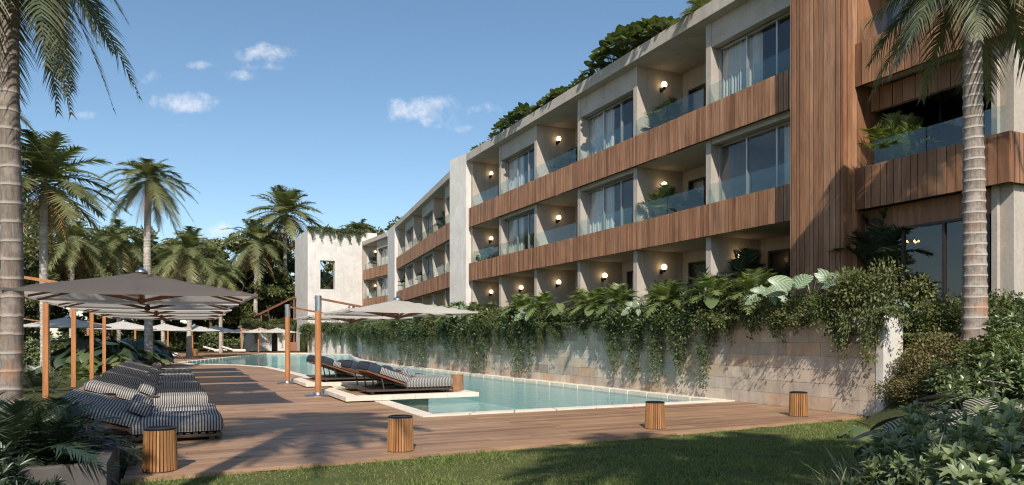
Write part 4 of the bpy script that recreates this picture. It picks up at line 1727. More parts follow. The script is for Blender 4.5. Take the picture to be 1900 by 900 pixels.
def crown_mesh(name, nf, L, seed, nl=30, ll=.5, lw=.035, emin=-25, emax=75, droop=.55, ldroop=.35, tip=.35, mat='palm_leaf', vee=.35, nseg=2, azs=None):
    global RNG
    RNG = np.random.default_rng(seed)
    F = Fol()
    for k in range(nf):
        az = k * 2.39996 + RNG.uniform(-.2, .2) if azs is None else azs[k]
        q = (k + .5) / nf
        el = R(emin + (emax - emin) * q ** .9 + RNG.uniform(-7, 7))
        ln_ = L * RNG.uniform(.85, 1.1) * (.82 + .18 * math.sin(q * math.pi))
        F.frond(np.array([0, 0, 0]) + RNG.normal(0, .03, 3), az, el, ln_, droop * RNG.uniform(.8, 1.25) * (1.15 - .45 * q), nl, ll, lw, ldroop, tn=max(0, .32 - q) * .9 + RNG.uniform(0, .1), tip=tip, vee=vee, nseg=nseg, curl=RNG.uniform(-.12, .12))
    return F.mesh(name, mat, smooth=False)


def dry_mesh(name, nf, L, seed, nl=22, ll=.35):
    global RNG
    RNG = np.random.default_rng(seed)
    F = Fol()
    for k in range(nf):
        F.frond(np.array([0, 0, -.1]), k * 2.4 + RNG.uniform(-.3, .3), R(RNG.uniform(-60, -35)), L * RNG.uniform(.7, 1.1), .55, nl, ll, .03, .5, tn=RNG.uniform(0, .8), tip=.2, vee=-.1, nseg=1)
    return F.mesh(name, 'dry_frond', smooth=False)


CR = [crown_mesh('palm_crown', 40, 2.7, 21, nl=34, ll=.66, lw=.07, emin=-35, emax=75, droop=.6, nseg=1),
      crown_mesh('palm_crown', 36, 2.6, 22, nl=34, ll=.64, lw=.07, emin=-35, emax=72, droop=.62, nseg=1),
      crown_mesh('palm_crown', 44, 2.7, 23, nl=34, ll=.72, lw=.07, emin=-20, emax=80, droop=.45, nseg=1)]
DR = [dry_mesh('dry_fronds', 12, 1.9, 31), dry_mesh('dry_fronds', 9, 1.6, 32)]


def palm(x, y, h, r, cr, sc, label, group, bark='far_bark', dry=0, ring=.16, z0=-.05, lean=(0, 0), crown=None, r1=None, flare=.25, crz=0.0, cat='palm tree', name='palm_tree'):
    root = empty(name)
    m, top = trunk_mb(h, r, r1 or r * .72, ring, lean, seed=int(x * 7 + y) % 97, flare=flare)
    m.build('trunk', bark, root, smooth=True)
    link('crown', crown or CR[cr], root, top, crz, sc)
    if dry is not None:
        link('dry_fronds', DR[dry], root, top, crz, sc)
    root.location = (x, y, z0)
    tag(root, label, cat, group)
    return root


GB = 'palms rising behind the pool garden'
# front left royal palm, its crown hanging into the picture
big = crown_mesh('palm_crown', 40, 2.15, 41, nl=52, ll=.62, lw=.05, emin=-50, emax=65, droop=1.05, ldroop=.5, tip=.3, mat='blue_palm_leaf', nseg=3)
palm(-2.68, 15.75, 9.1, .185, 0, 1.0, 'thick pale ringed palm trunk at the left edge, fronds hanging from above', 'tall palms in the foreground', 'big_bark', 0, .34, crown=big, r1=.165, crz=.6)
# right royal palm
rcr = crown_mesh('palm_crown', 34, 2.0, 43, nl=50, ll=.58, lw=.042, emin=-38, emax=70, droop=.72, ldroop=.8, tip=.12, mat='blue_palm_leaf', nseg=3)
palm(13.72, 8.4, 7.45, .22, 0, 1.0, 'ringed grey palm in front of the near hotel section on the right', 'tall palms in the foreground', 'royal_bark', None, .20, z0=1.15, crown=rcr, r1=.135, flare=.06, crz=.3)
pals = [(-4.85, 35.5, 8.2, .19, 2, 1.25, 'palm with a bushy upright crown just right of the thick left trunk', 0, .2),
        (-1.10, 40.4, 9.6, .21, 1, .98, 'tall palm with round crown rising behind the first dark parasol', 0, .25),
        (1.2, 60.4, 8.4, .2, 0, 1.25, 'palm with yellowing fronds halfway between the tall palm and the white building', 0, .2),
        (-4.4, 74, 10.4, .2, 1, 1.5, 'feathery palm showing low behind the tall round crowned palm, on its left', 1, .2),
        (-7.6, 70, 9.8, .2, 0, 1.4, 'feathery palm farthest left above the dark parasol', 0, .2),
        (9.5, 94.5, 13.6, .3, 0, 2.0, 'left palm of the pair beside the white building', 0, .2),
        (13.2, 95.5, 17.6, .3, 2, 2.25, 'right and taller palm of the pair beside the white building', 0, .2),
        (21.8, 92, 15.3, .22, 1, 1.35, 'palm whose crown shows over the roof of the white building', 1, .2),
        (-7.2, 33.0, 10.5, .17, 1, 1.1, 'slim white trunk palm behind the thick left trunk', 1, .2),
        (-.8, 76, 8.4, .2, 2, 1.3, 'low palm between the tall round crowned palm and the yellowing one', 1, .2),
        (4.6, 80, 8.2, .2, 1, 1.2, 'small palm above the far trees, left of the pair by the building', 1, .2)]
for (x, y, h, r, cr, sc, lb, dr, ri) in pals:
    palm(x, y, h, r, cr, sc, lb, GB, dry=dr, ring=ri, crz=random.uniform(0, 6))
# palms standing behind the camera, which throw their shade on the deck and the lawn
GS = 'palms behind the viewer that shade the lawn'
shp = [(-2.2, 3.2, 10.0, 1, 1.0), (2.0, -1.4, 9.0, 0, .95), (4.0, -1.4, 8.6, 1, .95), (-5.2, 5.3, 6.6, 2, 1.25)]
for i, (x, y, h, cr, sc) in enumerate(shp):
    palm(x, y, h, .17, cr, sc, 'garden palm outside the picture, %s from the left' % ORD[i], GS, dry=None, ring=.2, crz=i * 1.3)


# ---- broadleaf trees
def tree_mesh(name, seed, nblob, leaf, nleaf, rad=2.6, h=3.6, mat='tree_leaf'):
    global RNG
    RNG = np.random.default_rng(seed)
    F = Fol()
    cen = []
    for k in range(nblob):
        t = RNG.uniform(0, 1)
        a = RNG.uniform(0, 6.28)
        rr_ = rad * math.sqrt(RNG.uniform(.05, 1)) * (1 - .55 * t)
        cen.append((rr_ * math.cos(a), rr_ * math.sin(a), h * (t - .35), RNG.uniform(.45, .95)))
    for (cx, cy_, cz, br) in cen:
        n = int(nleaf / nblob * br * 1.4)
        d = nrm(RNG.normal(0, 1, (n, 3)))
        d[:, 2] = np.abs(d[:, 2]) * .9 - .25
        d = nrm(d)
        P = np.array([cx, cy_, cz]) + d * br * RNG.uniform(.55, 1.08, (n, 1)) * np.array([1.15, 1.15, .75])
        D = nrm(d * .6 + RNG.normal(0, .7, (n, 3)) + [0, 0, -.15])
        Nn = nrm(d + RNG.normal(0, .5, (n, 3)) + [0, 0, .5])
        F.leaves(P, D, Nn, leaf * RNG.uniform(.7, 1.3, n), leaf * .5 * RNG.uniform(.7, 1.2, n), tn=np.clip(RNG.normal(.1, .12, n) + RNG.uniform(0, .2), 0, 1))
    me = F.mesh(name, mat, smooth=False)
    return me, cen


def trunk_limbs(cen, h, r, scz=1.0):
    m = MB()
    m.tube([(0, 0, -.1), (.05, .02, h * .35), (.0, -.05, h * .7)], [r, r * .85, r * .6], 10)
    for (x, y, z, b) in cen[::2]:
        m.tube([(0, 0, h * .45), (x * .45, y * .45, h + z * .35 - .3), (x * .9, y * .9, h + z * .9)], [r * .45, r * .3, r * .1], 6)
    return m


TR = []
for i in range(4):
    me, cen = tree_mesh('leaf_crown', 60 + i, 22, .30, 9000, rad=3.0, h=5.0, mat='tree_leaf' if i % 2 else 'tree_leaf_olive')
    root = empty('broadleaf_tree')
    trunk_limbs(cen, 5.0, .22).build('trunk', 'branch_bark', root)
    link('crown', me, root, (0, 0, 5.0))
    TR.append(root)
tpos = []
rs = random.Random(5)
# a belt of trees from the far left round to behind the white building
belt = [(-26, 60, 1.5), (-22, 72, 1.5), (-19, 52, 1.3), (-17, 80, 1.7), (-15, 63, 1.3), (-13, 92, 1.8), (-12, 48, 1.1), (-10, 74, 1.3), (-9.5, 57, 1.0), (-8, 96, 1.7),
        (-6, 85, 1.3), (-3.5, 98, 1.7), (-2, 88, 1.25), (0.5, 94, 1.3), (2.5, 102, 1.75), (4.2, 93, 1.15), (6.5, 104, 1.8), (7.3, 97, 1.25), (9.8, 101, 1.55), (11.5, 95, 1.2), (12.5, 104, 1.75),
        (15.5, 102, 1.6), (-14, 38, 1.1), (-18, 40, 1.35), (27, 99, 2.05), (30, 92, 2.0), (-30, 48, 1.6), (-34, 70, 1.8), (22.5, 106, 2.0)]
for i, (x, y, s) in enumerate(belt):
    src = TR[i % 4]
    c = src if i < 4 else copy_tree(src)
    c.location = (x, y, -.05)
    c.scale = (s, s, s * rs.uniform(.92, 1.08))
    c.rotation_euler = (0, 0, rs.uniform(0, 6.28))
    tpos.append((x, y, c))
tpos.sort(key=lambda t: math.atan2(t[0], t[1]))
for i, (x, y, c) in enumerate(tpos):
    tag(c, 'bushy green tree in the belt behind the garden, %s from the left' % ORD[i], 'tree', 'trees behind the garden')
us = []
for k in range(44):
    a = R(-36 + 58 * (k + rs.uniform(-.3, .3)) / 44)
    d = rs.choice([58, 72, 84, 90]) if a < R(-10) else rs.uniform(88, 99)
    x, y = d * math.sin(a), d * math.cos(a)
    if a > R(4) and y < 97:
        y = rs.uniform(97, 101)
    us.append((a, x, y, rs.uniform(.75, 1.25)))
us.sort()
UNM = [t_.children[1] if 'crown' in t_.children[1].name else t_.children[0] for t_ in TR]
for i, (a, x, y, s) in enumerate(us):
    o = link('understory_tree', UNM[i % 4].data, None, (x, y, 1.4 * s), rs.uniform(0, 6), s)
    tag(o, 'dense low tree in the undergrowth below the tree belt, number %d from the left' % (i + 1), 'tree', 'undergrowth below the tree belt')
# tree outside the frame at left, whose shade falls on the front planting
for i, (x, y, s) in enumerate([(-5.9, 4.2, 1.0)]):
    c = copy_tree(TR[i])
    c.location = (x, y, 0)
    c.scale = (s, s, s)
    tag(c, 'shade tree outside the picture on the %s' % ('left', 'right')[i], 'tree', 'shade trees outside the picture')


# ---- bushes, vines and ferns of the terrace
def vine_mesh(seed, w=2.3, up=.75, hang=1.3, nl=5200, leaf=.075, mat='vine_leaf', strands=70, ivy=.6, nb=18, rb=(.2, .42)):
    """cascade: local x along the wall, -y outwards over the wall edge, z=0 at the wall top"""
    global RNG
    RNG = np.random.default_rng(seed)
    F = Fol()
    for k in range(nb):
        bx = RNG.uniform(-w / 2, w / 2)
        by = RNG.uniform(-.48, .75)
        bz = RNG.uniform(.05, up) * (1 - .3 * abs(by)) - .35 * max(0, -by - .15)
        br = RNG.uniform(*rb)
        lf = leaf * RNG.uniform(.75, 1.5)
        n = int(nl * .6 / nb * (leaf / lf) ** 1.3)
        cl = RNG.uniform(-.08, .32)
        d = nrm(RNG.normal(0, 1, (n, 3)) + [0, 0, .35])
        P = np.array([bx, by, bz]) + d * br * RNG.uniform(.4, 1.15, (n, 1)) * [1.25, 1, .8]
        D = nrm(d + RNG.normal(0, .6, (n, 3)) + [0, -.2, -.1])
        F.leaves(P, D, nrm(d + [0, -.2, .6] + RNG.normal(0, .4, (n, 3))), lf * RNG.uniform(.7, 1.4, n), lf * .6 * RNG.uniform(.7, 1.2, n), tn=np.clip(RNG.normal(.05, .1, n) + cl, 0, 1))
    for k in range(strands):
        x = RNG.uniform(-w / 2, w / 2)
        env = .10 + .90 * abs(math.sin(x * 3.1 + seed)) ** 2.6 * RNG.uniform(.6, 1)
        ln_ = hang * env * RNG.uniform(.55, 1.1)
        n = int(nl * .4 / strands * (.5 + ln_ / hang))
        t = np.sort(RNG.uniform(0, 1, n))
        y0 = RNG.uniform(-.42, -.16)
        P = np.stack([x + .10 * np.sin(t * 4 + x * 3) + RNG.normal(0, .045, n), y0 - .10 * np.sin(t * 3) * .6 + RNG.normal(0, .04, n), .12 - t * ln_], 1)
        D = nrm(np.stack([RNG.normal(0, .7, n), RNG.normal(-.3, .5, n), RNG.normal(-.7, .4, n)], 1))
        Nn = np.stack([RNG.normal(0, .4, n), np.full(n, -1.0), RNG.normal(.5, .3, n)], 1)
        F.leaves(P, D, Nn, leaf * RNG.uniform(.6, 1.25, n), leaf * .62 * RNG.uniform(.6, 1.1, n), tn=np.clip(RNG.normal(.08, .12, n) + .15 * t, 0, 1))
        # the hanging stem itself
        u = np.linspace(0, 1, 7)
        rp = np.stack([x + .10 * np.sin(u * 4 + x * 3), y0 - .06 * np.sin(u * 3), .12 - u * ln_ * 1.06], 1)
        V = np.stack([rp + [-.004, 0, 0], rp + [.004, 0, 0]], 1)
        Fq = np.array([[2 * i, 2 * i + 1, 2 * i + 3, 2 * i + 2] for i in range(6)])
        F._add(V, Fq, np.full(14, .8))
    return F.mesh('foliage', mat, smooth=False)


VN = [vine_mesh(81, hang=2.3, up=.38, nl=9500, leaf=.085, strands=60), vine_mesh(82, hang=1.9, up=.5, nl=9000, leaf=.08, strands=55), vine_mesh(83, hang=2.2, up=.42, nl=9500, leaf=.085, strands=60),
      vine_mesh(84, hang=.8, up=.5, nl=6500, leaf=.08)]
VF = [vine_mesh(85, hang=1.1, up=.6, nl=12000, leaf=.065, mat='fine_leaf', strands=80), vine_mesh(86, hang=.6, up=.65, nl=11000, leaf=.06, mat='fine_leaf', strands=50),
      vine_mesh(87, hang=1.4, up=.6, nl=12000, leaf=.065, mat='fine_leaf', strands=90)]


def wall_pt(y):
    P = WALL + WALL2[1:]
    for a, b in zip(P, P[1:]):
        if a[1] <= y <= b[1]:
            t = (y - a[1]) / (b[1] - a[1])
            return a[0] + (b[0] - a[0]) * t, math.atan2(b[0] - a[0], b[1] - a[1])
    return P[0][0], 0


GV = 'plants trailing over the stone wall'
vy = [(10.0, 'F', 0, .8, 1.15), (11.5, 'F', 1, .85, .95), (12.7, 'V', 3, .9, .8), (13.8, 'F', 1, .85, 1.0), (14.9, 'V', 1, 1.0, 1.05), (16.2, 'V', 0, 1.05, 1.0), (17.6, 'V', 2, 1.05, 1.05), (19.2, 'V', 3, .85, .55), (20.9, 'V', 3, .95, .6),
      (22.7, 'F', 2, 1.0, 1.0), (24.4, 'V', 0, 1.1, 1.05), (26.3, 'F', 2, 1.1, 1.05), (28.4, 'V', 0, 1.15, 1.1), (30.6, 'V', 2, 1.15, 1.15), (32.8, 'F', 0, 1.2, 1.1), (35.2, 'V', 0, 1.2, 1.2), (37.6, 'V', 1, 1.2, 1.2), (40.2, 'F', 2, 1.3, 1.2),
      (43, 'V', 2, 1.35, 1.15), (46, 'V', 1, 1.4, 1.15), (49, 'F', 0, 1.4, 1.15), (52, 'V', 3, 1.4, 1.2), (55.5, 'V', 2, 1.6, 1.25), (59, 'V', 0, 1.6, 1.25), (62.5, 'F', 2, 1.6, 1.25), (66, 'V', 0, 1.6, 1.2), (69, 'V', 2, 1.5, 1.2), (72.5, 'V', 1, 1.6, 1.25), (76, 'V', 2, 1.5, 1.2)]
for i, (y, k, v, sx, sz) in enumerate(vy):
    x, a = wall_pt(y)
    sz *= (1.12, .82, 1.0, .9)[i % 4]
    me = (VN if k == 'V' else VF)[v]
    o = link('trailing_shrub', me, None, (x + .12, y, 2.05 if y < 51 else 2.35), R(-90) - a, (sx, 1.05 if y < 30 else 1.4, sz))
    tag(o, ('%s over the pool wall, %s clump from the near end' % ('ivy-like vine trailing' if k == 'V' else 'fine leaved shrub spilling', ORD[i])), 'trailing plant', GV)
# beyond the near pier, fine shrubs on the raised bed
xs_ = [(13.75, 9.7, 0, .85, 1.6), (14.3, 9.9, 1, 1.0, 1.5), (15.4, 8.6, 2, 1.1, 1.7), (16.2, 7.8, 0, 1.0, 1.7)]
for i, (x, y, v, s, z) in enumerate(xs_):
    o = link('fine_leaved_shrub', VF[v], None, (x, y, z), R(-60 + 30 * (i % 2)), (s, s * 1.3, s))
    tag(o, 'olive fine leaved shrub around the ringed palm on the right, %s from the left' % ORD[i], 'shrub', 'fine leaved shrubs by the right palm')


def fern_mesh(seed, nf=16, L=.95, ll=.26, lw=.03, nl=22, emin=15, emax=80, droop=.55, mat='fern_leaf', tip=.25, vee=.25, ldroop=.25):
    global RNG
    RNG = np.random.default_rng(seed)
    F = Fol()
    for k in range(nf):
        q = (k + .5) / nf
        F.frond(RNG.normal(0, .03, 3) * [1, 1, 0], k * 2.4 + RNG.uniform(-.3, .3), R(emin + (emax - emin) * q), L * RNG.uniform(.75, 1.1), droop * (1.2 - .5 * q), nl, ll, lw, ldroop, tn=RNG.uniform(0, .15), tip=tip, vee=vee, start=.22, rw=.014, nseg=1)
    return F.mesh('fronds', mat, smooth=False)


FEU = [fern_mesh(191, 18, 1.0, .32, .045, 24, 48, 86, .42), fern_mesh(192, 20, 1.05, .34, .05, 24, 45, 88, .4, 'dark_leaf')]
FE = [fern_mesh(91, 22, 1.0, .3, .045), fern_mesh(92, 20, 1.1, .34, .045), fern_mesh(93, 26, .9, .25, .035, mat='palm_leaf'), fern_mesh(94, 18, 1.25, .36, .032, 24, 30, 85, .5, 'dark_leaf')]


def big_mesh(seed, n=9, L=.42, W=.36, H=.6, mat='big_leaf', bend=.25, notch=True, cut=0, spread=1.0, across=False, stem=True, face=False, dz=(-.75, .15)):
    global RNG
    RNG = np.random.default_rng(seed)
    F = Fol()
    for k in range(n):
        az = k * 2.4 + RNG.uniform(-.3, .3)
        q = (k + .5) / n
        h = np.array([math.cos(az), math.sin(az), 0])
        hh = H * (.45 + .6 * q) * RNG.uniform(.85, 1.1)
        out = spread * (.12 + .42 * (1 - q)) * H
        tipb = h * out + np.array([0, 0, hh])
        s_ = RNG.uniform(.75, 1.15)
        D = h * .85 + np.array([0, 0, RNG.uniform(*dz)])
        up = np.array([0, 0, 1.0]) + h * .35 + RNG.normal(0, .2, 3)
        if face:
            D = h * np.array([.9, .4, 0]) + np.array([0, -.35, RNG.uniform(-.9, .5)])
            up = np.array([0, -1.0, .45]) + RNG.normal(0, .2, 3)
        F.big(tipb, D, up, L * s_, W * s_, tn=RNG.uniform(0, .3), bend=bend, notch=notch, cut=cut, across=across, nu=9)
        if stem:
            u = np.linspace(0, 1, 6)[:, None]
            rp = h * out * u ** 1.6 + np.array([0, 0, 1.0]) * hh * u
            sd = np.array([-h[1], h[0], 0]) * .009
            V = np.stack([rp - sd, rp + sd], 1)
            F._add(V, np.array([[2 * i, 2 * i + 1, 2 * i + 3, 2 * i + 2] for i in range(5)]), np.full(12, .3))
    return F.mesh('leaves', mat, smooth=True)


BG = [big_mesh(101), big_mesh(102, 12, .5, .42, .75), big_mesh(103, 11, .36, .28, .6, 'veined_leaf', cut=.3, face=True, spread=1.5, across=True), big_mesh(104, 9, .52, .38, .75, 'veined_leaf', face=True, spread=1.6, across=True)]
BR = [big_mesh(106, 95, .38, .38, .8, 'big_leaf', spread=2.2, notch=False, dz=(-.4, .8), bend=.15), big_mesh(107, 110, .32, .32, .75, 'big_leaf', spread=2.4, notch=False, dz=(-.4, .8), bend=.15)]
BD = [big_mesh(108, 22, .55, .5, .9, 'dark_leaf', spread=1.5), big_mesh(109, 18, .5, .45, .7, 'big_leaf', spread=1.5, cut=.2)]
CAL = [big_mesh(110, 11, .46, .36, .6, 'striped_leaf', notch=False, across=True, bend=.35, spread=1.3)]

GT = 'ferns and small palms along the terrace'
rs = random.Random(12)
ty = [13.3, 14.6, 15.6, 16.6, 17.7, 18.8, 19.8, 20.9, 22.2, 23.4, 24.8, 26.3, 27.8, 29.5, 31.4, 33.3, 35.5, 38, 41, 44.5, 48]
for i, y in enumerate(ty):
    x, a = wall_pt(y)
    tall = y in (15.6, 17.7, 22.2, 26.3, 33.3, 38)
    o = link('terrace_fern', FE[[0, 1, 2, 0, 1][i % 5]] if not tall else FE[3 if y < 16 else 1], None, (x + (.15 if not tall else .9) + rs.uniform(-.1, .3), y, 2.6 if not tall else 2.55), rs.uniform(0, 6), 1.3 if tall else rs.uniform(.95, 1.2))
    tag(o, ('%s feathery palm plant rising behind the wall top, %s from the near end' % ('tall' if tall else 'light green', ORD[i])), 'fern', GT)
GM = 'large leaved plants on the wall top'
for i, (y, v, s, dx, z, lb) in enumerate([(11.25, 3, 1.05, .15, 2.35, 'white veined giant leaf plant standing over the near end of the stone wall'),
                                       (17.2, 2, .8, .0, 2.25, 'split leaf plant with pale leaves on the wall, beside the tall feathery plants'),
                                       (23.6, 2, .95, -.05, 2.2, 'split leaf plant with pale leaves where the wall top is bare'),
                                       (34.5, 3, 1.1, .1, 2.5, 'pale big leaf plant on the wall under the white pier'),
                                       (9.95, 2, .8, .9, 2.0, 'split leaf plant left of the ringed palm, above the pier'),
                                       (27.0, 0, 1.1, .7, 2.3, 'dark green big leaf plant before the fourth ground floor bay'),
                                       (14.3, 0, 1.0, .1, 2.35, 'green big leaf plant on the wall top below the timber tower'),
                                       (12.4, 2, .85, .1, 2.35, 'split leaf plant just right of the giant white veined leaves'),
                                       (19.6, 0, .95, .0, 2.3, 'green big leaf plant where the stone wall shows bare to its top'),
                                       (21.8, 1, .8, .1, 2.25, 'second green big leaf plant along the bare wall top'),
                                       (30.2, 2, 1.1, .0, 2.45, 'split leaf plant near the middle of the wall, below a fin wall'),
                                       (38.6, 1, 1.2, .0, 2.5, 'big leaf plant on the wall below the second hotel wing')]):
    x, a = wall_pt(y)
    o = link('giant_leaf_plant', BG[v], None, (x + dx - .25, y, z - .1), R(-40) + .15 * math.sin(i * 3), s)
    tag(o, lb, 'plant', GM)

# roof garden
GR = 'broad leaved shrubs along the roof edge'
for i, (y, s, v) in enumerate([(38.3, .45, 1), (34.3, .75, 0), (33.2, .95, 1), (32.0, .9, 0), (30.9, .6, 1), (29.3, .5, 0), (28.4, .7, 1), (27.4, .45, 0), (24.3, .95, 1), (23.4, 1.2, 0), (22.5, 1.2, 1), (21.6, 1.0, 0), (20.8, .75, 1), (35.6, .5, 0), (37.0, .4, 1), (30.1, .6, 0), (26.5, .55, 1), (25.4, .7, 0), (28.9, .65, 1)]):
    o = link('roof_shrub', BR[v], None, (16.15, y, ZR1 - .02), i * 1.1, s)
    tag(o, 'broad leaved shrub leaning over the hotel roof edge, %s from the far end' % ORD[i], 'shrub', GR)
o = link('roof_palm', FE[2], None, (16.2, 18.9, ZR1), 0, 1.4)
tag(o, 'small feathery palm on the roof edge near the timber tower', 'palm plant')
m = MB()
m.box(13.5, 19.8, 79.75, 80.0, 13.5, 13.56)
rf = link('roof_creeper', vine_mesh(120, w=6.3, up=.18, hang=1.7, nl=16000, leaf=.11, strands=110, nb=40, rb=(.15, .28)), None, (16.6, 80.0, 13.45), 0, 1)
tag(rf, 'dark creeper hanging from the top of the white end building', 'creeper')

# balcony plants in pots
pot_i = 0
GPp = 'potted palms on the hotel balconies'


def pot_plant(x, y, z, me, s, label, rz=0.0):
    root = empty('potted_palm')
    m = MB()
    m.lathe((0, 0, 0), [(.15, 0), (.18, .03), (.22, .56), (.21, .58), (.19, .56), (.18, .5)], 18)
    m.build('pot', 'dark_concrete', root)
    link('fronds', me, root, (0, 0, .55), 0, (s * 1.35, s * 1.35, s * 1.75))
    root.location = (x, y, z)
    root.rotation_euler = (0, 0, rz)
    tag(root, label, 'potted plant', GPp)


pots = [(16.75, 21.9, Z3, 1, 1.25, 'potted palm on the top floor balcony nearest the timber tower'),
        (16.5, 21.8, Z2, 1, 1.15, 'potted palm on the middle floor balcony nearest the timber tower'),
        (17.6, 21.3, Z2, 3, .9, 'dark potted palm beside the door of the middle floor balcony nearest the tower'),
        (17.0, 30.0, Z3, 0, 1.15, 'potted palm by the lamp on the second top floor balcony'),
        (16.7, 27.4, Z3, 3, 1.2, 'dark potted palm at the near side of the second top floor balcony'),
        (16.8, 35.3, Z3, 3, .95, 'potted palm on the top floor balcony beside the white pier'),
        (16.4, 38.2, Z2, 2, .8, 'small potted palm on the middle floor balcony beside the white pier'),
        (16.35, 12.25, Z2, 0, 1.1, 'potted palm in the corner between timber tower and near balcony'),
        (16.3, 11.8, Z2 + .1, 2, .9, 'low bushy potted palm in the near balcony corner'),
        (16.0, 12.3, GF + .5, 3, 1.2, 'dark tall potted palm at the foot of the timber tower'),
        (16.9, 14.9, GF, 3, 1.2, 'dark potted palm in the ground floor bay beside the timber tower'),
        (16.6, 17.6, GF, 3, 1.3, 'tall dark potted palm in the first ground floor bay')]
for (x, y, z, v, s, lb) in pots:
    pot_plant(x + .25, y, z, FEU[1 if v == 3 else 0], s * 1.05, lb, x * 3)
for k, (s, d, z, v) in enumerate([(6, 1.2, Z2, 0), (6.0, .9, Z3, 3), (14.2, 1.1, Z2, 1), (22.3, .9, Z2, 1)]):
    x, y, zz = F2(s, d, z)
    pot_plant(x, y, zz, FEU[v % 2], 1.35, 'potted palm on a balcony of the second wing, %s from its near end' % ORD[k])
for k, (s, d, z, v) in enumerate([(5.2, .9, Z2, 0), (5.4, .9, Z3, 1)]):
    x, y, zz = F3(s, d, z)
    pot_plant(x, y, zz, FEU[v % 2], 1.6, 'potted palm on the %s balcony of the far wing' % ('lower', 'upper')[k])


# ---- strap and grass tufts, glossy shrubs
def tuft_mesh(seed, n=90, L=.6, W=.016, spread=.35, droop=.6, mat='strap_leaf', rad=.12, nseg=5, tip=.4):
    global RNG
    RNG = np.random.default_rng(seed)
    F = Fol()
    a = RNG.uniform(0, 6.28, n)
    r = rad * np.sqrt(RNG.uniform(0, 1, n))
    P = np.stack([r * np.cos(a), r * np.sin(a), np.zeros(n)], 1)
    o = RNG.uniform(.1, 1, n) * spread
    D = np.stack([np.cos(a) * o, np.sin(a) * o, np.ones(n)], 1) + RNG.normal(0, .1, (n, 3))
    F.blades(P, D, L * RNG.uniform(.55, 1.15, n), W * RNG.uniform(.7, 1.3, n), droop * RNG.uniform(.3, 1.3, n), nseg, lambda t: math.sin(min(1, .25 + t * .75) * math.pi) ** .7 + .04, None, RNG.uniform(0, .3, n), tip)
    return F.mesh('blades', mat, smooth=False)


TU = [tuft_mesh(131, 120, .75, .018, .7, .55), tuft_mesh(132, 110, .9, .012, .9, .6, 'strap_leaf'), tuft_mesh(133, 150, .55, .014, 1.0, .5, 'fern_leaf'), tuft_mesh(134, 130, .8, .03, .9, .45, 'blue_palm_leaf')]


def shrub_mesh(seed, stems=34, R_=.55, H=.8, leafL=.15, leafW=.035, per=11, mat='glossy_leaf', name='leaves'):
    """lance-shaped leaves in whorls at the stem ends"""
    global RNG
    RNG = np.random.default_rng(seed)
    F = Fol()
    for k in range(stems):
        a = RNG.uniform(0, 6.28)
        r = R_ * math.sqrt(RNG.uniform(0, 1))
        top = np.array([r * math.cos(a), r * math.sin(a), H * (1 - .55 * (r / R_) ** 2) * RNG.uniform(.6, 1.08)])
        ax = nrm(np.array([math.cos(a) * r * .8, math.sin(a) * r * .8, .8]) + RNG.normal(0, .12, 3))
        for lv in range(3):
            n = per
            c = top - ax * lv * .085
            b = RNG.uniform(0, 6.28) + np.arange(n) * 2.4
            o1 = nrm(np.cross(ax, [1, .3, 0]))
            o2 = np.cross(ax, o1)
            rad_ = np.outer(np.cos(b), o1) + np.outer(np.sin(b), o2)
            D = rad_ * (.55 + .3 * lv) + ax * RNG.uniform(.3, 1.3, (n, 1)) * (1 - .3 * lv)
            F.blades(np.tile(c, (n, 1)), D, leafL * RNG.uniform(.7, 1.2, n), leafW * RNG.uniform(.8, 1.2, n), RNG.uniform(.1, .45, n), 4, lambda t: math.sin(min(1, .1 + t * .9) * math.pi) ** .6 + .03, nrm(np.tile(ax, (n, 1)) + RNG.normal(0, .15, (n, 3))), RNG.uniform(0, .35, n), 0, fold=.35)
        u = np.linspace(0, 1, 5)[:, None]
        rp = top * u * np.array([1, 1, 1]) * (.3 + .7 * u) ** np.array([1, 1, 0])
        V = np.stack([rp - [.004, 0, 0], rp + [.004, 0, 0]], 1)
        F._add(V, np.array([[2 * i, 2 * i + 1, 2 * i + 3, 2 * i + 2] for i in range(4)]), np.full(10, .9))
    return F.mesh(name, mat, smooth=True)


TS = tuft_mesh(137, 60, 1.15, .02, .95, .55, 'glossy_leaf')
SH = [shrub_mesh(141, 46, .55, .8, .15, .04, 8), shrub_mesh(142, 40, .5, .75, .17, .045, 8), shrub_mesh(143, 40, .6, .7, .12, .02, mat='fern_leaf'), shrub_mesh(144, 34, .6, .75, .2, .02, 13, 'dark_leaf'), shrub_mesh(145, 50, .6, .6, .07, .028, 9, 'vine_leaf')]


def slope_z(x, yy):
    e = max(0, min(1, (x - (8.3 + max(0, (yy - 4)) * .62)) / 3.2))
    e2 = max(0, min(1, (x - 12.8) / 1.8)) if yy > 9.5 else e
    return -.055 + 1.5 * (min(e, e2) ** 1.2)


def scatter(kind, meshes, pts, lab, cat, group, zf=None, s0=.85, s1=1.15):
    pts = sorted(pts, key=lambda p: math.atan2(p[0], p[1]))
    for i, p in enumerate(pts):
        x, y = p[0], p[1]
        s = (p[2] if len(p) > 2 else 1) * rs.uniform(s0, s1)
        z = zf(x, y) if zf else -.05
        o = link(kind, meshes[i % len(meshes)], None, (x, y, z), rs.uniform(0, 6.28), s)
        tag(o, lab % ORD[i], cat, group)


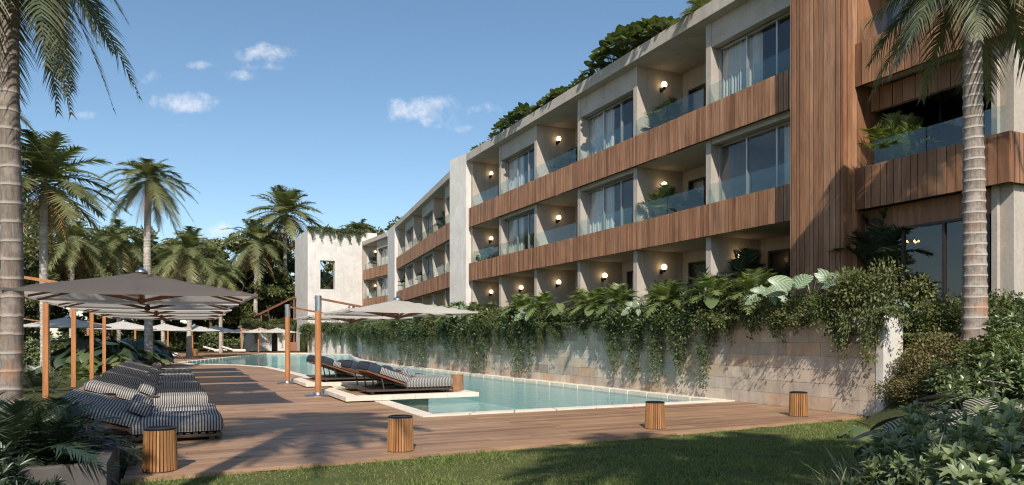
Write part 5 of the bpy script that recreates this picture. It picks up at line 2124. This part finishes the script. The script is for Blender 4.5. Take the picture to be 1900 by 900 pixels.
# right foreground
scatter('glossy_shrub', SH[:2], [(5.4, 3.35, 1.0), (6.15, 3.5, 1.15), (6.85, 3.75, 1.2), (7.6, 4.2, 1.15), (6.7, 4.7, .95), (5.7, 4.15, .8), (7.9, 5.2, 1.0), (8.9, 5.0, 1.1), (5.2, 2.6, .9), (6.2, 2.8, 1.05)],
        'glossy lance leaved shrub in the front right corner, %s from the left', 'shrub', 'glossy shrubs in the front right corner')
scatter('dark_shrub', [SH[3], SH[3]], [(5.75, 4.5, .55), (5.5, 3.9, .6), (6.5, 5.0, .5), (5.35, 3.3, .7)], 'dark narrow leaved shrub at the lower edge of the lawn, %s from the left', 'shrub', 'dark shrubs at the lawn edge')
scatter('strap_grass', TU[:2], [(5.5, 4.65, .7), (6.0, 5.0, .7), (5.3, 4.1, .8), (6.7, 5.3, .75), (7.3, 5.6, .75), (6.2, 4.6, .95), (5.6, 3.3, 1.1), (6.6, 4.1, 1.1), (5.3, 3.7, .9)], 'arching strap leaved grass tuft before the right lawn, %s from the left', 'grass tuft', 'strap grass tufts on the right')
scatter('striped_leaf_plant', CAL, [(8.6, 5.9, 1.15), (9.1, 5.6, 1.35), (7.9, 5.6, .8), (9.9, 5.8, 1.3)], 'dark plant with cream pinstriped round leaves on the right, %s from the left', 'plant', 'pinstriped leaf plants on the right', slope_z)
scatter('round_leaf_plant', [BG[0]], [(10.0, 8.0, .55), (10.5, 7.9, .6)], 'round leaved green plant at the far lawn corner, %s from the left', 'plant', 'round leaved plants at the lawn corner', lambda x, y: slope_z(x, y) - .1)
FB = [vine_mesh(171, w=1.3, up=.45, hang=.15, nl=11000, leaf=.055, mat='olive_leaf', strands=12), vine_mesh(172, w=1.2, up=.5, hang=.12, nl=11000, leaf=.05, mat='olive_leaf', strands=10)]
scatter('feathery_bush', FB, [(13.3, 9.3, .55), (13.3, 8.95, .8), (12.7, 9.0, .5), (12.6, 8.8, .65), (13.3, 8.6, .95), (12.6, 8.3, .7), (13.9, 8.9, .95)],
        'loose feathery bush at the foot of the white pier, %s from the left', 'shrub', 'feathery bushes by the pier', slope_z)
scatter('slope_shrub', [SH[0], SH[4], SH[2], SH[1]], [(11.8, 7.3, .7), (12.3, 8.0, .8), (12.4, 7.7, 1.05), (12.9, 7.4, 1.0), (13.5, 7.5, .9), (11.2, 6.9, .75), (11.7, 6.7, .95), (12.2, 6.6, 1.0), (10.6, 6.4, .75), (14.6, 7.9, 1.0), (15.2, 8.2, 1.1), (14.2, 7.1, 1.0), (10.2, 5.9, .7)],
        'leafy shrub on the bank below the right palm, %s from the left', 'shrub', 'shrubs on the right bank', slope_z)

scatter('arching_strap_plant', [TS], [(5.7, 3.9, .85), (6.5, 4.4, .9), (5.35, 3.2, .9), (7.4, 4.8, .9), (6.1, 4.9, .7)], 'pale arching strap leaves rising through the front right shrubs, %s from the left', 'plant', 'arching strap plants on the right')

# left foreground
scatter('dark_palm_plant', [FE[3]], [(-1.5, 8.3, .95), (-2.2, 8.7, 1.1), (-1.1, 9.1, .85), (-2.9, 9.0, 1.1), (-1.9, 9.3, 1.0), (-1.2, 8.6, .8), (-2.6, 8.3, .95)], 'dark feathery palm plant in the front left planter, %s from the left', 'palm plant', 'dark palm plants in the planter', lambda x, y: .3)
FL = [fern_mesh(196, 14, .85, .26, .05, 26, 10, 70, .7, 'dark_leaf', vee=.1)]
scatter('dark_split_leaf_plant', FL, [(-1.1, 8.3, .95), (-1.75, 8.7, 1.15), (-.95, 8.9, .85), (-1.45, 9.2, 1.0), (-2.1, 8.2, .9)], 'dark comb leaved plant arching over the planter edge, %s from the left', 'plant', 'dark comb leaved plants in the planter', lambda x, y: .25)
scatter('dark_leafy_shrub', [SH[3]], [(-1.2, 7.3, .7), (-1.6, 7.35, .9), (-2.1, 7.5, 1.05), (-1.5, 6.7, .7), (-1.9, 6.9, .85), (-2.6, 7.2, 1.0), (-2.5, 8.0, 1.1), (-1.35, 7.0, .65), (-1.8, 7.2, .95), (-2.2, 6.6, .8)], 'dark narrow leaved shrub before the planter, %s from the left', 'shrub', 'dark shrubs before the planter')
scatter('green_leafy_shrub', [SH[4]], [(-.8, 9.95, .7), (-.7, 10.5, .68), (-1.3, 10.3, .8), (-.5, 10.2, .45), (-.9, 11.0, .6)], 'small green leaved shrub between planter and first sun bed, %s from the left', 'shrub', 'small shrubs behind the planter')

# planting behind the masts
rs2 = random.Random(77)
pts = [(rs2.uniform(-6.5, -3.5), 12.5 + k * .95, rs2.uniform(.8, 1.3)) for k in range(24)]
scatter('grass_tuft', [TU[2], TU[1], TU[0]], pts, 'light green grass tuft in the bed behind the square masts, %s from the left', 'grass tuft', 'grass tufts behind the masts', None)
pts = [(-3.9, 19.5, 1.1), (-4.6, 22.5, 1.2), (-3.7, 25.4, 1), (-5.2, 17.5, 1.1), (-4.2, 29, 1.2), (-6.4, 24, 1.3), (-7.0, 30, 1.4), (-3.4, 33, 1.0)]
scatter('bed_palm', [TU[3], FE[1], FE[3]], pts, 'low fan of long leaves in the bed behind the square masts, %s from the left', 'palm plant', 'low palms behind the masts', None)
pts = [(-2.9, 37, 1.1), (-1.9, 39, 1.3), (-3.4, 41, 1.4), (-1.2, 42, 1.3), (-2.4, 44, 1.3), (-.5, 45, 1.2), (-3.6, 46, 1.4), (-1.6, 36.2, .9), (-.4, 40, 1.0)]
pts = [(x - .6, y, s * 1.25) for x, y, s in pts]
scatter('broad_leaf_plant', [BD[0], BD[1]], pts, 'broad leaved dark plant in the bed beyond the striped beds, %s from the left', 'plant', 'broad leaved plants beyond the beds', None)
pts = [(-8.5 + rs2.uniform(-1, 1) + k * .05, 30 + k * 2.1, rs2.uniform(1.6, 2.6)) for k in range(14)] + [(-5 + k * .7, 50 + k * 2.2, rs2.uniform(1.2, 1.8)) for k in range(7)]
scatter('garden_bush', [SH[4], SH[2], SH[0]], pts, 'rounded garden bush behind the far parasols, %s from the left', 'shrub', 'garden bushes behind the parasols', None)
pts = [(-6 + k * 1.5 + rs2.uniform(-.5, .5), 90 + rs2.uniform(0, 4), rs2.uniform(1.6, 3.2)) for k in range(11)]
scatter('far_bush', [SH[4], SH[0]], pts, 'rounded bush along the sandy walls in the distance, %s from the left', 'shrub', 'bushes by the far walls', None)
for i, (x, y, sx) in enumerate([(9.2, 87.9, 1.5), (12.2, 87.9, 1.4), (17.2, 85.9, 2.2)]):
    o = link('trailing_shrub', VN[i % 3], None, (x, y, 3.0), 0, (sx, 1.5, 1.2))
    tag(o, 'green vine hanging from the pool bar roof, %s from the left' % ORD[i], 'trailing plant', 'vines on the pool bar roof')
ub = [(2.2, 101, 3.2), (5.0, 102.0, 3.5), (8.0, 101.0, 3.8), (11, 101, 4.2), (13.2, 96, 2.5), (10.8, 97, 3.0), (14.2, 93, 3.0), (-2, 101, 3.0), (-6, 100, 3.0)]
scatter('hillside_bush', [SH[0], SH[4]], ub, 'dense bush on the bank above the pool bar, %s from the left', 'shrub', 'bushes above the pool bar', lambda x, y: 1.0)

# ---- lawn: short grass as one mesh
RNG = np.random.default_rng(5)
n = 150000
u = RNG.uniform(0, 1, n) ** 1.0
X = RNG.uniform(-.9, 12.6, n)
Y = RNG.uniform(2.6, 10.0, n)


def inside(X, Y, P):
    r = np.zeros(len(X), bool)
    for i in range(len(P)):
        x1, y1 = P[i]
        x2, y2 = P[(i + 1) % len(P)]
        if y1 == y2:
            continue
        c_ = (y1 > Y) != (y2 > Y)
        r ^= c_ & (X < (x2 - x1) * (Y - y1) / (y2 - y1) + x1)
    return r


k = inside(X, Y, LAWN) & ((Y > 6.2) | (X > 3.0))
X, Y = X[k], Y[k]
pn = np.sin(X * 1.7 + 2.1 * np.sin(Y * .9)) * np.sin(Y * 2.3 + 1.3 * np.sin(X * 1.1)) + .5 * np.sin(X * 5.1 + Y * 3.7) * np.sin(Y * 6.3 - X * 2.2)
k = RNG.uniform(0, 1, len(X)) < np.clip(.78 + .3 * pn, .25, 1)
X, Y, pn = X[k], Y[k], pn[k]
n = len(X)
F = Fol()
D = np.stack([RNG.normal(0, .5, n), RNG.normal(0, .5, n), np.ones(n)], 1)
edge = np.clip((9.35 + X * .06 - Y) / .5, 0, 1)
F.blades(np.stack([X, Y, np.full(n, -.048)], 1), D, (.05 + .03 * np.clip(pn, -1, 1) + .03 * (1 - edge)) * RNG.uniform(.7, 1.5, n), RNG.uniform(.005, .011, n), RNG.uniform(.1, .7, n), 2, None, RNG.normal(0, 1, (n, 3)), np.clip(RNG.normal(.25, .22, n) - .28 * pn, 0, 1), .15)
o = link('lawn_grass', F.mesh('lawn_grass', 'grass_blade', False))
tag(o, 'short green lawn grass in front of the deck with thin patches', 'grass')
o['kind'] = 'stuff'
